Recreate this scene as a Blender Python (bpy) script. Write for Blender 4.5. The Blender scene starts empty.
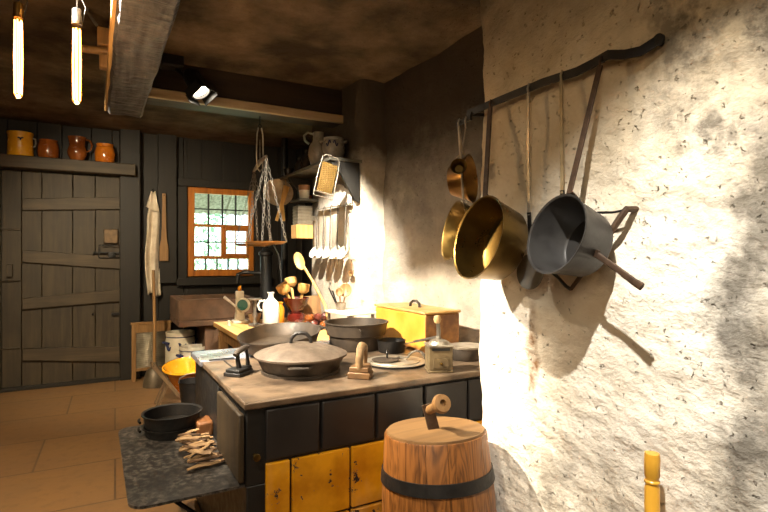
import bpy, bmesh, math, random
from math import sin, cos, pi, radians as R, sqrt
from mathutils import Vector as V, Matrix, noise

random.seed(7)
C = bpy.context.scene.collection
S = bpy.context.scene

# ------------------------------------------------------------------ camera, light, exposure
cam = bpy.data.cameras.new('camera')
cam.sensor_width = 36; cam.lens = 515 / 768 * 36; cam.clip_start = .02
co = bpy.data.objects.new('camera', cam); C.objects.link(co)
co.location = (0, 0, 1.3); co.rotation_euler = (R(90), 0, R(-29.3)); S.camera = co

S.view_settings.view_transform = 'Standard'; S.view_settings.look = 'None'
S.view_settings.gamma = 1; S.view_settings.use_curve_mapping = False
S.view_settings.exposure = 0.0

w = bpy.data.worlds.new('sky'); S.world = w; w.use_nodes = True
_bg = w.node_tree.nodes['Background']; _bg.inputs[0].default_value = (.72, .88, 1, 1); _bg.inputs[1].default_value = 4

def light(name, kind, loc, target, energy, color, **kw):
    l = bpy.data.lights.new(name, kind); l.energy = energy; l.color = color
    for k, v in kw.items(): setattr(l, k, v)
    o = bpy.data.objects.new(name, l); C.objects.link(o); o.location = loc
    o.rotation_euler = (V(target) - V(loc)).to_track_quat('-Z', 'Y').to_euler()
    return o
WARM = (1, .86, .66)
WARM2 = (1, .80, .54)
light('sun', 'SUN', (1, 0, 9), (1.6, 3.2, 0), 60, (1, .97, .92), angle=R(.5))
light('track_spot_pans', 'SPOT', (.37, .42, 2.45), (1.352, .74, .95), 300, (1, .95, .86), spot_size=R(57), spot_blend=1, shadow_soft_size=.012)
light('track_spot_front', 'SPOT', (-.45, .5, 2.5), (.9, 1.9, .5), 120, WARM, spot_size=R(50), spot_blend=.7, shadow_soft_size=.03)
light('track_spot_range', 'SPOT', (-.35, 2.15, 2.5), (1.3, 2.35, .85), 1200, (1, .88, .70), spot_size=R(56), spot_blend=.6, shadow_soft_size=.018)
light('track_spot_ladles', 'SPOT', (.92, 2.76, 2.5), (1.52, 3.86, .92), 680, (1, .91, .77), spot_size=R(58), spot_blend=.55, shadow_soft_size=.015)
light('door_fill_spot', 'SPOT', (-.45, 3.5, 2.4), (.65, 5.8, .95), 340, (1, .82, .55), spot_size=R(84), spot_blend=.9, shadow_soft_size=.04)  # unseen spot, added to brighten the back wall
light('track_spot_floor', 'SPOT', (-1.1, 2.2, 2.5), (-.75, 3.2, .0), 340, WARM2, spot_size=R(100), spot_blend=.9, shadow_soft_size=.06)
light('room_bounce', 'AREA', (-1.2, -.9, 2.2), (.4, 2.8, 1.3), 26, WARM2, size=1.0)

# ------------------------------------------------------------------ materials
def lin(h):
    h = h.lstrip('#'); c = [int(h[i:i+2], 16) / 255 for i in (0, 2, 4)]
    return tuple((x / 12.92 if x <= .04045 else ((x + .055) / 1.055) ** 2.4) for x in c) + (1,)

class NT:
    def __init__(s, name):
        s.m = bpy.data.materials.new(name); s.m.use_nodes = True; s.t = s.m.node_tree
        s.b = s.t.nodes['Principled BSDF']; s.tc = s.t.nodes.new('ShaderNodeTexCoord')
    def n(s, t, **kw):
        x = s.t.nodes.new(t)
        for k, v in kw.items(): setattr(x, k, v)
        return x
    def set(s, sock, v):
        if hasattr(v, 'is_linked'): s.t.links.new(v, sock)
        else: sock.default_value = v
    def co(s, scale=(1, 1, 1), rot=(0, 0, 0)):
        mp = s.n('ShaderNodeMapping'); s.t.links.new(s.tc.outputs['Object'], mp.inputs[0])
        mp.inputs['Scale'].default_value = scale; mp.inputs['Rotation'].default_value = rot
        return mp.outputs[0]
    def noise(s, scale, detail=4, co=None, rough=.55, dist=0):
        x = s.n('ShaderNodeTexNoise'); s.set(x.inputs['Vector'], co or s.tc.outputs['Object'])
        x.inputs['Scale'].default_value = scale; x.inputs['Detail'].default_value = detail
        x.inputs['Roughness'].default_value = rough; x.inputs['Distortion'].default_value = dist
        return x.outputs['Fac']
    def rng(s, v, a, b, c=0, d=1):
        x = s.n('ShaderNodeMapRange'); s.set(x.inputs[0], v)
        for i, q in enumerate((a, b, c, d)): x.inputs[i + 1].default_value = q
        return x.outputs[0]
    def mth(s, op, a, b=0.0, c=0.0):
        x = s.n('ShaderNodeMath', operation=op); s.set(x.inputs[0], a); s.set(x.inputs[1], b); s.set(x.inputs[2], c)
        return x.outputs[0]
    def mix(s, f, a, b):
        x = s.n('ShaderNodeMix', data_type='RGBA'); s.set(x.inputs[0], f); s.set(x.inputs[6], a); s.set(x.inputs[7], b)
        return x.outputs[2]
    def xyz(s):
        x = s.n('ShaderNodeSeparateXYZ'); s.t.links.new(s.tc.outputs['Object'], x.inputs[0]); return x.outputs
    def bump(s, h, strength, dist=.01):
        x = s.n('ShaderNodeBump'); x.inputs['Strength'].default_value = strength; x.inputs['Distance'].default_value = dist
        s.set(x.inputs['Height'], h); s.t.links.new(x.outputs[0], s.b.inputs['Normal'])
    def base(s, c): s.set(s.b.inputs['Base Color'], c)
    def rough(s, r): s.set(s.b.inputs['Roughness'], r)
    def metal(s, r): s.set(s.b.inputs['Metallic'], r)

def mat(name, c1, c2=None, scale=9, stretch=(1, 1, 1), rough=.5, metal=0, bump=.15, bscale=60, lo=.38, hi=.66, spec=.5, bd=.004, coat=0):
    t = NT(name); c2 = c2 or c1
    f = t.rng(t.noise(scale, 5, t.co(stretch)), lo, hi)
    t.base(t.mix(f, lin(c1), lin(c2)))
    t.set(t.b.inputs['Roughness'], t.rng(t.noise(scale * 2.3, 3, t.co(stretch)), .3, .7, max(.03, rough - .09), min(1, rough + .09)))
    t.metal(metal); t.b.inputs['Specular IOR Level'].default_value = spec
    if coat: t.b.inputs['Coat Weight'].default_value = coat; t.b.inputs['Coat Roughness'].default_value = .08
    if bump: t.bump(t.noise(bscale, 4, t.co(stretch)), bump, bd)
    return t.m

def wood(name, c1, c2, axis=2, scale=26, rough=.55, bump=.25, c3=None):
    st = [1, 1, 1]; st[axis] = .07
    t = NT(name)
    g = t.noise(scale, 6, t.co(tuple(st)), .65, .6)
    col = t.mix(t.rng(g, .35, .65), lin(c1), lin(c2))
    big = t.rng(t.noise(3.2, 3), .45, .7)
    col = t.mix(t.mth('MULTIPLY', big, .55), col, lin(c3 or c1))
    t.base(col); t.rough(rough); t.bump(g, bump, .004)
    return t.m

def toned_plaster(name, light_c, dark_c, mask, bumpy=1.0, extra=None):
    """Lime plaster, smoke-blackened in alcove and on ceiling; mask(t) returns how far it darkens."""
    t = NT(name)
    fine = t.noise(38, 6, None, .6)
    mid = t.noise(7, 5, None, .6)
    col = t.mix(t.rng(mid, .3, .7), lin(light_c[0]), lin(light_c[1]))
    col = t.mix(t.mth('MULTIPLY', t.rng(t.noise(52, 4, None, .55), .65, .72), .5), col, lin('#4f4232'))
    if extra: col = extra(t, col)
    col = t.mix(mask(t), col, lin(dark_c))
    t.base(col); t.rough(.93); t.b.inputs['Specular IOR Level'].default_value = .15
    scr = t.noise(8, 7, t.co((1, .75, 1.25), (.6, 0, 0)), .62)
    h = t.mth('ADD', t.mth('MULTIPLY', fine, .25), t.mth('MULTIPLY', scr, .9))
    pits = t.rng(t.noise(52, 4, None, .55), .64, .72, 0, -.6)
    t.bump(t.mth('ADD', h, pits), .8 * bumpy, .03)
    return t.m

def clamp01(t, v):
    return t.rng(v, 0, 1)

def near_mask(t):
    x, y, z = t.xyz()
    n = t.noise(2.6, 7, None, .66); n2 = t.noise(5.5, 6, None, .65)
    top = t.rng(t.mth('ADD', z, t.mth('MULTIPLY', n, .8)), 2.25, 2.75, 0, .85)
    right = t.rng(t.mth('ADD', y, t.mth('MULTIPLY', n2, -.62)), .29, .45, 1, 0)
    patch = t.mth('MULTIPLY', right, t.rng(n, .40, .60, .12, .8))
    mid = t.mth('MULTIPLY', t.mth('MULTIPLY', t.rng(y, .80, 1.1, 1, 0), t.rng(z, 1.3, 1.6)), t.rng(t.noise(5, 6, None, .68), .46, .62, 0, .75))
    return t.mth('MAXIMUM', t.mth('MAXIMUM', top, mid), patch)  # darker at the top and in patches towards the near end
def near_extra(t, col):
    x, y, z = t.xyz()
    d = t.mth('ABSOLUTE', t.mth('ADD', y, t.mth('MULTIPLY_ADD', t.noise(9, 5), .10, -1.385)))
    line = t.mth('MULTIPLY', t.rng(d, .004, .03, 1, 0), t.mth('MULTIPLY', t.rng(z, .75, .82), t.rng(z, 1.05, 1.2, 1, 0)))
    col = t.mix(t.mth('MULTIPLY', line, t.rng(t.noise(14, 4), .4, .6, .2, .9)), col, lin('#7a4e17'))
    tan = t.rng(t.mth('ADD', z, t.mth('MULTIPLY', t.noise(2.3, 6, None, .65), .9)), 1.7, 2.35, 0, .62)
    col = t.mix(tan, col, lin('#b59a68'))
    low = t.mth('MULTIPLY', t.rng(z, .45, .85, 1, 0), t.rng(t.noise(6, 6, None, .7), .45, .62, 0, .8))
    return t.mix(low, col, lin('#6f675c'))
P_NEAR = toned_plaster('plaster_near', ('#f2ebdd', '#e2d7c3'), '#38332c', near_mask, 1.0, near_extra)

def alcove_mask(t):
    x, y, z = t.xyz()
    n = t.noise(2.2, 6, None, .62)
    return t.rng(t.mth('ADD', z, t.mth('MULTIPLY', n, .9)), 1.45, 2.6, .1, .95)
P_ALC = toned_plaster('plaster_alcove', ('#bfb5a4', '#a0968a'), '#2c251e', alcove_mask, .8)
def chim_mask(t):
    x, y, z = t.xyz()
    n = t.noise(3, 6, None, .62)
    return t.rng(t.mth('ADD', z, t.mth('MULTIPLY', n, .5)), 1.9, 2.35, 0, .93)  # darker towards the ceiling
P_CHIM = toned_plaster('plaster_chimney', ('#ddd3c2', '#c6baa5'), '#2e251b', chim_mask, .7)
P_CEIL = toned_plaster('plaster_ceiling', ('#7d6a55', '#5d4f3e'), '#2e261d', lambda t: t.rng(t.noise(1.7, 6), .4, .65, .05, .9), 1.0)

W_DARK = wood('wood_tarred', '#14100a', '#20190f', 2, 22, .6)
W_DARKX = wood('wood_tarred_beam', '#241c14', '#3a2d20', 0, 18, .6)
W_DOOR = wood('wood_old_door', '#302718', '#463a27', 2, 20, .62, .3, '#261f14')
W_DOORX = wood('wood_door_batten', '#372c1c', '#4f412c', 0, 20, .62, .3, '#2c2417')
W_BEAM = None
W_ORANGE = wood('wood_window', '#c07422', '#97561a', 2, 24, .45)
W_TAN = wood('wood_tan', '#9a7547', '#745430', 2, 22, .55)
W_TANY = wood('wood_table', '#d0a66a', '#b0813f', 1, 22, .5)
W_CHURNTOP = wood('wood_churn_lid', '#7f5f38', '#5c4225', 0, 20, .6, .25)
W_TREST = wood('wood_trestle', '#7a6142', '#57432b', 2, 22, .6)
W_PALE = wood('wood_pale', '#d9b06c', '#b9883f', 2, 30, .5, .12)
W_YEL = wood('wood_varnished', '#e0a93c', '#c98d26', 2, 14, .3, .05)
W_BOARD = wood('wood_fire_board', '#382b16', '#241a0d', 2, 20, .6, .25)
def churn_wood():
    t = NT('wood_churn')
    warp = t.noise(1.0, 3, t.co((9, 9, 1.6)), .6, 1.5)
    g = t.mth('FRACT', t.mth('MULTIPLY', warp, 9))
    g = t.mth('ABSOLUTE', t.mth('SUBTRACT', g, .5))
    fine = t.noise(60, 4, t.co((1, 1, .04)), .6)
    k = t.mth('ADD', t.mth('MULTIPLY', g, .9), t.mth('MULTIPLY', fine, .7))
    t.base(t.mix(t.rng(k, .25, .75), lin('#472709'), lin('#845223'))); t.rough(.45); t.bump(k, .2, .003)
    return t.m
W_CHURN = churn_wood()
IRON = mat('iron_black', '#1a1918', '#272320', 14, rough=.5, metal=.35, bump=.25, bscale=90)
IRON_PAN = mat('iron_cast', '#362f28', '#50453a', 10, rough=.55, metal=.3, bump=.25, bscale=110)
IRON_STRIP = mat('iron_strip', '#3a2a1e', '#54402f', 22, rough=.6, metal=.4, bump=.3)
STEEL = mat('steel_grey', '#8c867b', '#6d675e', 10, rough=.42, metal=.75, bump=.1)
STEEL_L = mat('steel_light', '#b7ae9e', '#948a7a', 16, rough=.4, metal=.7, bump=.1)
BRASS = mat('brass', '#7d6433', '#5f4a24', 6, rough=.33, metal=.92, bump=.06, bscale=40)
COPPER = mat('copper', '#a37f48', '#7b5a30', 6, rough=.35, metal=.9, bump=.06)
GREYPAN = mat('enamel_grey', '#3b3937', '#2c2a29', 12, rough=.45, metal=.25, bump=.12)
def plate_mat():
    t = NT('plate_steel')
    k = t.mth('MULTIPLY', t.rng(t.noise(42, 6, None, .65), .45, .68), t.rng(t.noise(5, 4), .35, .6, .15, 1))
    t.base(t.mix(k, lin('#2e2c2b'), lin('#7d776e'))); t.rough(.36); t.metal(.3)
    return t.m
PLATE = plate_mat()
STOVETOP = mat('stove_top', '#76634f', '#43372c', 8, rough=.38, metal=.25, bump=.15, bscale=70)
ENAMEL_D = mat('enamel_dark', '#201e1e', '#2b2827', 5, rough=.38, metal=.1, bump=.08)
def chipped():
    t = NT('enamel_yellow')
    col = t.mix(t.rng(t.noise(6, 5), .4, .65), lin('#e3a21c'), lin('#b97a10'))
    col = t.mix(t.rng(t.noise(4, 4, t.co((1, 1, .5))), .55, .75, 0, .6), col, lin('#c9a672'))
    chip = t.rng(t.noise(13, 7, None, .7), .595, .615)
    t.base(t.mix(chip, col, lin('#1c1410'))); t.rough(t.rng(chip, 0, 1, .25, .8)); t.bump(chip, .4, -.003)
    return t.m
YELLOW_T = chipped()
def boxmat():
    t = NT('enamel_box')
    x, y, z = t.xyz()
    col = t.mix(t.rng(t.noise(7, 5), .35, .7), lin('#cf9a40'), lin('#b37a1f'))
    rust = t.mth('MAXIMUM', t.rng(y, -.2785, -.2765, 1, 0), t.rng(t.mth('ADD', z, t.mth('MULTIPLY', t.noise(12, 5), .09)), .055, .075, 1, 0))
    rc = t.mix(t.rng(t.noise(14, 6), .4, .65), lin('#6e4420'), lin('#9a6a34'))
    t.base(t.mix(rust, col, rc)); t.rough(.45); t.bump(t.noise(40, 4), .12, .004)
    return t.m
YELLOW_BOX = boxmat()
YELLOW = mat('glaze_yellow', '#f6b62c', '#eaa51c', 8, rough=.22, bump=.04, coat=.3)
GLAZE_BR = mat('glaze_brown', '#9a5420', '#7a3f14', 7, rough=.2, bump=.05, coat=.4)
GLAZE_DK = mat('glaze_dark_brown', '#6a3714', '#8f5020', 7, rough=.2, bump=.05, coat=.4)
GLAZE_OR = mat('glaze_orange', '#c8741f', '#ab5a15', 7, rough=.22, bump=.05, coat=.4)
RED = mat('glaze_red', '#5e1a12', '#46120c', 7, rough=.22, bump=.04, coat=.4)
STONEW = mat('stoneware_grey', '#8e8a80', '#77736b', 6, rough=.3, bump=.06, coat=.2)
CREAM = mat('stoneware_cream', '#d8cfba', '#c4b89d', 6, rough=.3, bump=.05, coat=.2)
WHITE = mat('enamel_white', '#efe9dc', '#dcd3c2', 8, rough=.25, bump=.04)
BLUE = mat('glaze_blue', '#232a4a', '#2f3860', 12, rough=.3, bump=.02)
AMBER = mat('amber_jar', '#d7912a', '#b9701a', 8, rough=.2, bump=.03)
TEAL = mat('disc_green', '#3f6a5d', '#2f554b', 9, rough=.3, bump=.05)
LINEN = mat('linen', '#d8cbb6', '#c2b299', 12, rough=.9, bump=.5, bscale=260, bd=.002, spec=.1)
STONE = mat('sandstone', '#6b4f3a', '#54402f', 8, rough=.85, bump=.4, bscale=30)
ZINC = mat('zinc', '#8f8672', '#736a5a', 12, rough=.45, metal=.4, bump=.08)
BARK = mat('bark', '#6d5136', '#3d2c1c', 14, rough=.85, bump=.5)
SPLIT = mat('split_wood', '#ab8a60', '#6f5538', 14, rough=.7, bump=.3)
BULBS = mat('onion_skin', '#6a2f22', '#3e1c17', 14, rough=.45, bump=.2)
LEAF = mat('leaf_green', '#7fa083', '#a9c4a2', 2, rough=.6, bump=0)
LAWN = mat('lawn', '#8a9c7c', '#9fae8e', 3, rough=.9, bump=.3)
BLACKPL = mat('black_paint', '#121110', '#1a1917', 10, rough=.5, bump=.1)
def beam_mat():
    t = NT('wood_hewn_beam')
    g = t.noise(20, 6, t.co((1, .08, 1)), .65, .5)
    adze = t.noise(11, 3, t.co((.55, 1.5, 1), (0, 0, .5)), .5, 1.2)
    t.base(t.mix(t.rng(g, .35, .68), lin('#302f33'), lin('#5b5a5e'))); t.rough(.6)
    t.bump(t.mth('ADD', t.mth('MULTIPLY', g, .25), adze), .9, .03)
    return t.m
W_BEAM = beam_mat()
def floor_mat():
    t = NT('stone_flags')
    br = t.n('ShaderNodeTexBrick'); warp = t.n('ShaderNodeMix', data_type='VECTOR')
    s1 = t.co((1, 1, 1), (0, 0, .03)); br.offset = .37; br.squash = 1.25; br.squash_frequency = 3
    t.set(br.inputs['Vector'], s1)
    br.inputs['Color1'].default_value = lin('#7b5a36'); br.inputs['Color2'].default_value = lin('#8a673e')
    br.inputs['Mortar'].default_value = lin('#59422a'); br.inputs['Scale'].default_value = 1
    br.inputs['Mortar Size'].default_value = .007; br.inputs['Mortar Smooth'].default_value = .4
    br.inputs['Brick Width'].default_value = .95; br.inputs['Row Height'].default_value = .62; br.inputs['Bias'].default_value = .1
    col = t.mix(t.rng(t.noise(3.5, 6), .35, .7, 0, .5), br.outputs['Color'], lin('#755b40'))
    col = t.mix(t.rng(t.noise(16, 6), .5, .75, 0, .4), col, lin('#5c452f'))
    t.base(col); t.rough(.62)
    t.bump(t.mth('ADD', t.mth('MULTIPLY', br.outputs['Fac'], -.8), t.mth('MULTIPLY', t.noise(9, 6), .6)), .35, .015)
    return t.m
FLOOR = floor_mat()
def emis(name, col, st):
    t = NT(name); t.base(lin(col)); t.set(t.b.inputs['Emission Color'], lin(col)); t.b.inputs['Emission Strength'].default_value = st
    return t.m
FILAMENT = emis('filament_glow', '#ffb45a', 26)
LENS = emis('lamp_lens_glow', '#fff0d8', 30)
def glass(name, tint, refl):
    t = NT(name); t.t.nodes.remove(t.b)
    a = t.n('ShaderNodeBsdfTransparent'); a.inputs[0].default_value = tint
    g = t.n('ShaderNodeBsdfGlossy'); g.inputs[1].default_value = .03
    m = t.n('ShaderNodeMixShader'); m.inputs[0].default_value = refl
    t.t.links.new(a.outputs[0], m.inputs[1]); t.t.links.new(g.outputs[0], m.inputs[2])
    t.t.links.new(m.outputs[0], t.t.nodes['Material Output'].inputs[0])
    return t.m
GLASS = glass('window_glass', (.95, .98, .97, 1), .06)
BULBG = glass('bulb_glass', (1, .86, .66, 1), .10)

# ------------------------------------------------------------------ mesh helpers
def zto(n, roll=0):
    return V(n).normalized().to_track_quat('Z', 'Y').to_matrix().to_4x4() @ Matrix.Rotation(roll, 4, 'Z')
def T(x, y=0, z=0):
    return Matrix.Translation((x, y, z)) if not isinstance(x, (tuple, V)) else Matrix.Translation(x)
def RX(a): return Matrix.Rotation(a, 4, 'X')
def RY(a): return Matrix.Rotation(a, 4, 'Y')
def RZ(a): return Matrix.Rotation(a, 4, 'Z')

class B:
    def __init__(s, M=None): s.bm = bmesh.new(); s.M = M or Matrix.Identity(4)
    def v(s, p, M=None):
        p = V(p)
        if M is not None: p = M @ p
        return s.bm.verts.new(s.M @ p)
    def f(s, vs):
        try: return s.bm.faces.new(vs)
        except ValueError: return None
    def box(s, c, d, M=None):
        c = V(c); h = V(d) / 2; M = M or Matrix.Identity(4)
        q = [s.v(c + V((a * h.x, b * h.y, e * h.z)), M) for a in (-1, 1) for b in (-1, 1) for e in (-1, 1)]
        for i in ((0, 1, 3, 2), (4, 6, 7, 5), (0, 4, 5, 1), (2, 3, 7, 6), (0, 2, 6, 4), (1, 5, 7, 3)): s.f([q[k] for k in i])
        return s
    def span(s, a, b): # axis box between two corners
        a, b = V(a), V(b); return s.box((a + b) / 2, [abs(q) for q in (b - a)])
    def bar(s, p, q, wd, th, side=(1, 0, 0), taper=1):
        p, q = V(p), V(q); z = (q - p).normalized(); x = V(side); x = (x - z * x.dot(z)).normalized(); y = z.cross(x)
        r = []
        for pt, k in ((p, 1), (q, taper)):
            r.append([s.v(pt + x * a * wd * k / 2 + y * b * th * k / 2) for a, b in ((-1, -1), (1, -1), (1, 1), (-1, 1))])
        for i in range(4): s.f([r[0][i], r[0][(i + 1) % 4], r[1][(i + 1) % 4], r[1][i]])
        s.f(r[0][::-1]); s.f(r[1]); return s
    def lathe(s, prof, M=None, seg=36, a0=0, sx=1, sy=1):
        rings = []
        for r, z in prof:
            if r < 1e-6: rings.append([s.v((0, 0, z), M)])
            else: rings.append([s.v((r * sx * cos(2 * pi * i / seg + a0), r * sy * sin(2 * pi * i / seg + a0), z), M) for i in range(seg)])
        for a, b in zip(rings, rings[1:]):
            for i in range(seg):
                j = (i + 1) % seg
                if len(a) == 1 and len(b) == 1: break
                if len(a) == 1: s.f([a[0], b[j], b[i]])
                elif len(b) == 1: s.f([a[i], a[j], b[0]])
                else: s.f([a[i], a[j], b[j], b[i]])
        a, b = rings[-1], rings[0]
        if len(a) > 1 and len(b) > 1:      # an outline that never meets the axis closes on itself
            for i in range(seg):
                j = (i + 1) % seg; s.f([a[i], a[j], b[j], b[i]])
        return s
    def tube(s, pts, r, seg=8, closed=False, flat=1, side=None):
        pts = [V(p) for p in pts]; n = len(pts); rings = []; prev = None
        for i, p in enumerate(pts):
            if closed: t = pts[(i + 1) % n] - pts[i - 1]
            else: t = pts[min(i + 1, n - 1)] - pts[max(i - 1, 0)]
            t = t.normalized() if t.length > 1e-9 else V((0, 0, 1))
            x = prev if prev is not None else V(side or ((1, 0, 0) if abs(t.x) < .8 else (0, 1, 0)))
            x = (x - t * x.dot(t)); x = x.normalized() if x.length > 1e-6 else t.orthogonal().normalized()
            y = t.cross(x); prev = x
            rr = r[i] if isinstance(r, (list, tuple)) else r
            rings.append([s.v(p + x * cos(2 * pi * k / seg) * rr + y * sin(2 * pi * k / seg) * rr * flat) for k in range(seg)])
        m = n if closed else n - 1
        for i in range(m):
            a, b = rings[i], rings[(i + 1) % n]
            for k in range(seg): s.f([a[k], a[(k + 1) % seg], b[(k + 1) % seg], b[k]])
        if not closed: s.f(rings[0][::-1]); s.f(rings[-1])
        return s
    def prism(s, poly, h, M=None):
        a = [s.v((x, y, 0), M) for x, y in poly]; b = [s.v((x, y, h), M) for x, y in poly]; n = len(poly)
        s.f(a[::-1]); s.f(b)
        for i in range(n): s.f([a[i], a[(i + 1) % n], b[(i + 1) % n], b[i]])
        return s
    def ball(s, c, r, sc=(1, 1, 1), seg=14, M=None):
        k = seg // 2
        prof = [(r * sin(pi * i / k), -r * cos(pi * i / k)) for i in range(k + 1)]
        prof[0] = (0, -r); prof[-1] = (0, r)
        m = T(tuple(c)) @ (M or Matrix.Identity(4)) @ Matrix.Diagonal((*sc, 1))
        return s.lathe(prof, m, seg)
    def done(s, name, m, parent=None, bevel=0, smooth=38, bs=2):
        bmesh.ops.recalc_face_normals(s.bm, faces=s.bm.faces)
        me = bpy.data.meshes.new(name); s.bm.to_mesh(me); s.bm.free()
        me.materials.append(m)
        for p in me.polygons: p.use_smooth = True
        me.set_sharp_from_angle(angle=R(smooth))
        o = bpy.data.objects.new(name, me); C.objects.link(o)
        if parent is not None: o.parent = parent
        if bevel:
            md = o.modifiers.new('edge', 'BEVEL'); md.width = bevel; md.segments = bs; md.limit_method = 'ANGLE'; md.angle_limit = R(40)
            md.harden_normals = False
        return o

def tag(o, label=None, cat=None, group=None, kind=None):
    for k, v in (('label', label), ('category', cat), ('group', group), ('kind', kind)):
        if v: o[k] = v
    return o
def thing(name, label, cat, loc=(0, 0, 0), rz=0, group=None, kind=None):
    o = bpy.data.objects.new(name, None); C.objects.link(o); o.empty_display_size = .05
    o.location = loc; o.rotation_euler = (0, 0, rz)
    return tag(o, label, cat, group, kind)
def copy_tree(o, parent=None):
    c = o.copy(); C.objects.link(c)
    if parent is not None: c.parent = parent
    for ch in list(o.children): copy_tree(ch, c)
    return c
def struct(o): o['kind'] = 'structure'; return o
def arc(c, r, a0, a1, n, u=(1, 0, 0), v=(0, 0, 1)):
    c, u, v = V(c), V(u), V(v)
    return [c + u * r * cos(a0 + (a1 - a0) * i / n) + v * r * sin(a0 + (a1 - a0) * i / n) for i in range(n + 1)]
def lerp(a, b, t): return V(a) + (V(b) - V(a)) * t

def pan_prof(rb, rt, h, t=.004, lip=.0):
    p = [(0, 0), (rb * .96, 0), (rb, h * .06), (rt, h)]
    if lip: p += [(rt + lip, h), (rt + lip, h + t)]
    p += [(rt - t * .2, h + t * .6), (rt - t, h), (rb - t, t + h * .06), (rb * .9, t), (0, t)]
    return p

# ------------------------------------------------------------------ room shell
def fbm(p, o=4):
    return noise.fractal(p, 1.0, 2.0, o, noise_basis='PERLIN_ORIGINAL')
def plaster_wall(name, path, z0, z1, m, step=.02, amp=(.014, .004, .0015), seed=0):
    """path: XY points; the surface stands up on it and bulges along its left-hand normal."""
    pts = []
    for a, b in zip(path, path[1:]):
        a, b = V((*a, 0)), V((*b, 0)); k = max(1, int((b - a).length / step))
        pts += [a + (b - a) * i / k for i in range(k)]
    pts.append(V((*path[-1], 0)))
    nz = int((z1 - z0) / step); b = B(); rows = []
    for i, p in enumerate(pts):
        t = (pts[min(i + 1, len(pts) - 1)] - pts[max(i - 1, 0)]).normalized(); n = V((-t.y, t.x, 0)); r = []
        for j in range(nz + 1):
            q = p + V((0, 0, z0 + (z1 - z0) * j / nz)); s = q + V((seed, seed * .7, 0))
            d = amp[0] * fbm(s * 2.2, 3) + amp[1] * fbm(s * 9, 3) + amp[2] * fbm(s * 34, 2)
            r.append(b.v(q + n * d))
        rows.append(r)
    for a, c in zip(rows, rows[1:]):
        for j in range(nz): b.f([a[j], c[j], c[j + 1], a[j + 1]])
    return struct(b.done(name, m, None, smooth=80))

XN, XA, XC, YB, ZC = 1.352, 1.95, 1.735, 6.15, 2.63
o = B().span((-2.3, -1.8, -.12), (2.5, 6.35, 0)).done('floor', FLOOR); struct(o)
# ceiling: smoke-black plaster, unevenly floated
b = B(); rows = []
for i in range(61):
    r = []
    for j in range(101):
        x, y = -2.3 + 4.8 * i / 60, -1.8 + 8.15 * j / 100
        r.append(b.v((x, y, ZC + .02 * fbm(V((x, y, 0)) * 1.6, 4))))
    rows.append(r)
for a, c in zip(rows, rows[1:]):
    for j in range(100): b.f([a[j], c[j], c[j + 1], a[j + 1]])
b.span((-2.4, -1.9, 2.75), (2.6, 6.4, 2.9))
struct(b.done('ceiling', P_CEIL, smooth=80))
struct(B().span((-2.4, -1.9, -.1), (-2.2, 6.4, 2.85)).done('wall_left', W_DARK))
struct(B().span((-2.4, -1.9, -.1), (2.6, -1.7, 2.85)).done('wall_behind', P_CHIM))
# outer shell on the right, keeps daylight out
struct(B().span((2.45, -1.9, -.1), (2.6, 6.4, 2.85)).done('wall_outer', W_DARK))
rc = [(XN + .055 * (1 - sin(a)), 1.595 + .055 * (1 - cos(a))) for a in (pi / 2, pi / 2 * .8, pi / 2 * .6, pi / 2 * .4, pi / 2 * .2, 0)]
rc = [(XN + .06 * (1 - cos(a)), 1.59 + .06 * sin(a)) for a in [pi / 2 * k / 6 for k in range(7)]]
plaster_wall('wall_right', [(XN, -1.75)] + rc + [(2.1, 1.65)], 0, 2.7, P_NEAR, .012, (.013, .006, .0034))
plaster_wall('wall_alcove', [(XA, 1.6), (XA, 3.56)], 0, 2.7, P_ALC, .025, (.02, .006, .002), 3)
rc = [(XC + .07 * (1 - sin(a)), 3.46 + .07 * (1 - cos(a))) for a in [pi / 2 * k / 5 for k in range(6)]]
plaster_wall('wall_chimney', [(2.05, 3.46)] + rc + [(XC, 4.44), (XC + .04, 4.49), (2.3, 4.49)], 0, 2.7, P_CHIM, .022, (.016, .005, .0018), 8)
# timber wall beyond the chimney
b = B()
for i in range(9): b.span((2.2 + .006 * (i % 2), 4.4 + .2 * i, 0), (2.3, 4.594 + .2 * i, 2.7))
struct(b.done('wall_timber', W_DARK, bevel=.004))
# back wall of planks with the window opening
WX0, WX1, WZ0, WZ1 = .905, 1.655, 1.07, 2.08
b = B()
x = -2.3; k = 0
while x < 2.5:
    x2 = x + (.21, .26, .19, .24)[k % 4]; y0 = YB + .008 * (k % 2)
    for a, c in ((x, min(x2 - .004, WX0)), (max(x, WX1), x2 - .004)):
        if c > a: b.span((a, y0, 0), (c, YB + .1, 2.7))
    a, c = max(x, WX0), min(x2, WX1)
    if c > a: b.span((a, y0, 0), (c, YB + .1, WZ0)); b.span((a, y0, WZ1), (c, YB + .1, 2.7))
    x = x2; k += 1
b.span((-2.35, YB + .09, -.1), (WX0, YB + .16, 2.85)); b.span((WX1, YB + .09, -.1), (2.55, YB + .16, 2.85))
b.span((WX0, YB + .09, -.1), (WX1, YB + .16, WZ0)); b.span((WX0, YB + .09, WZ1), (WX1, YB + .16, 2.85))
struct(b.done('wall_back', W_DARK, bevel=.003))

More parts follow.
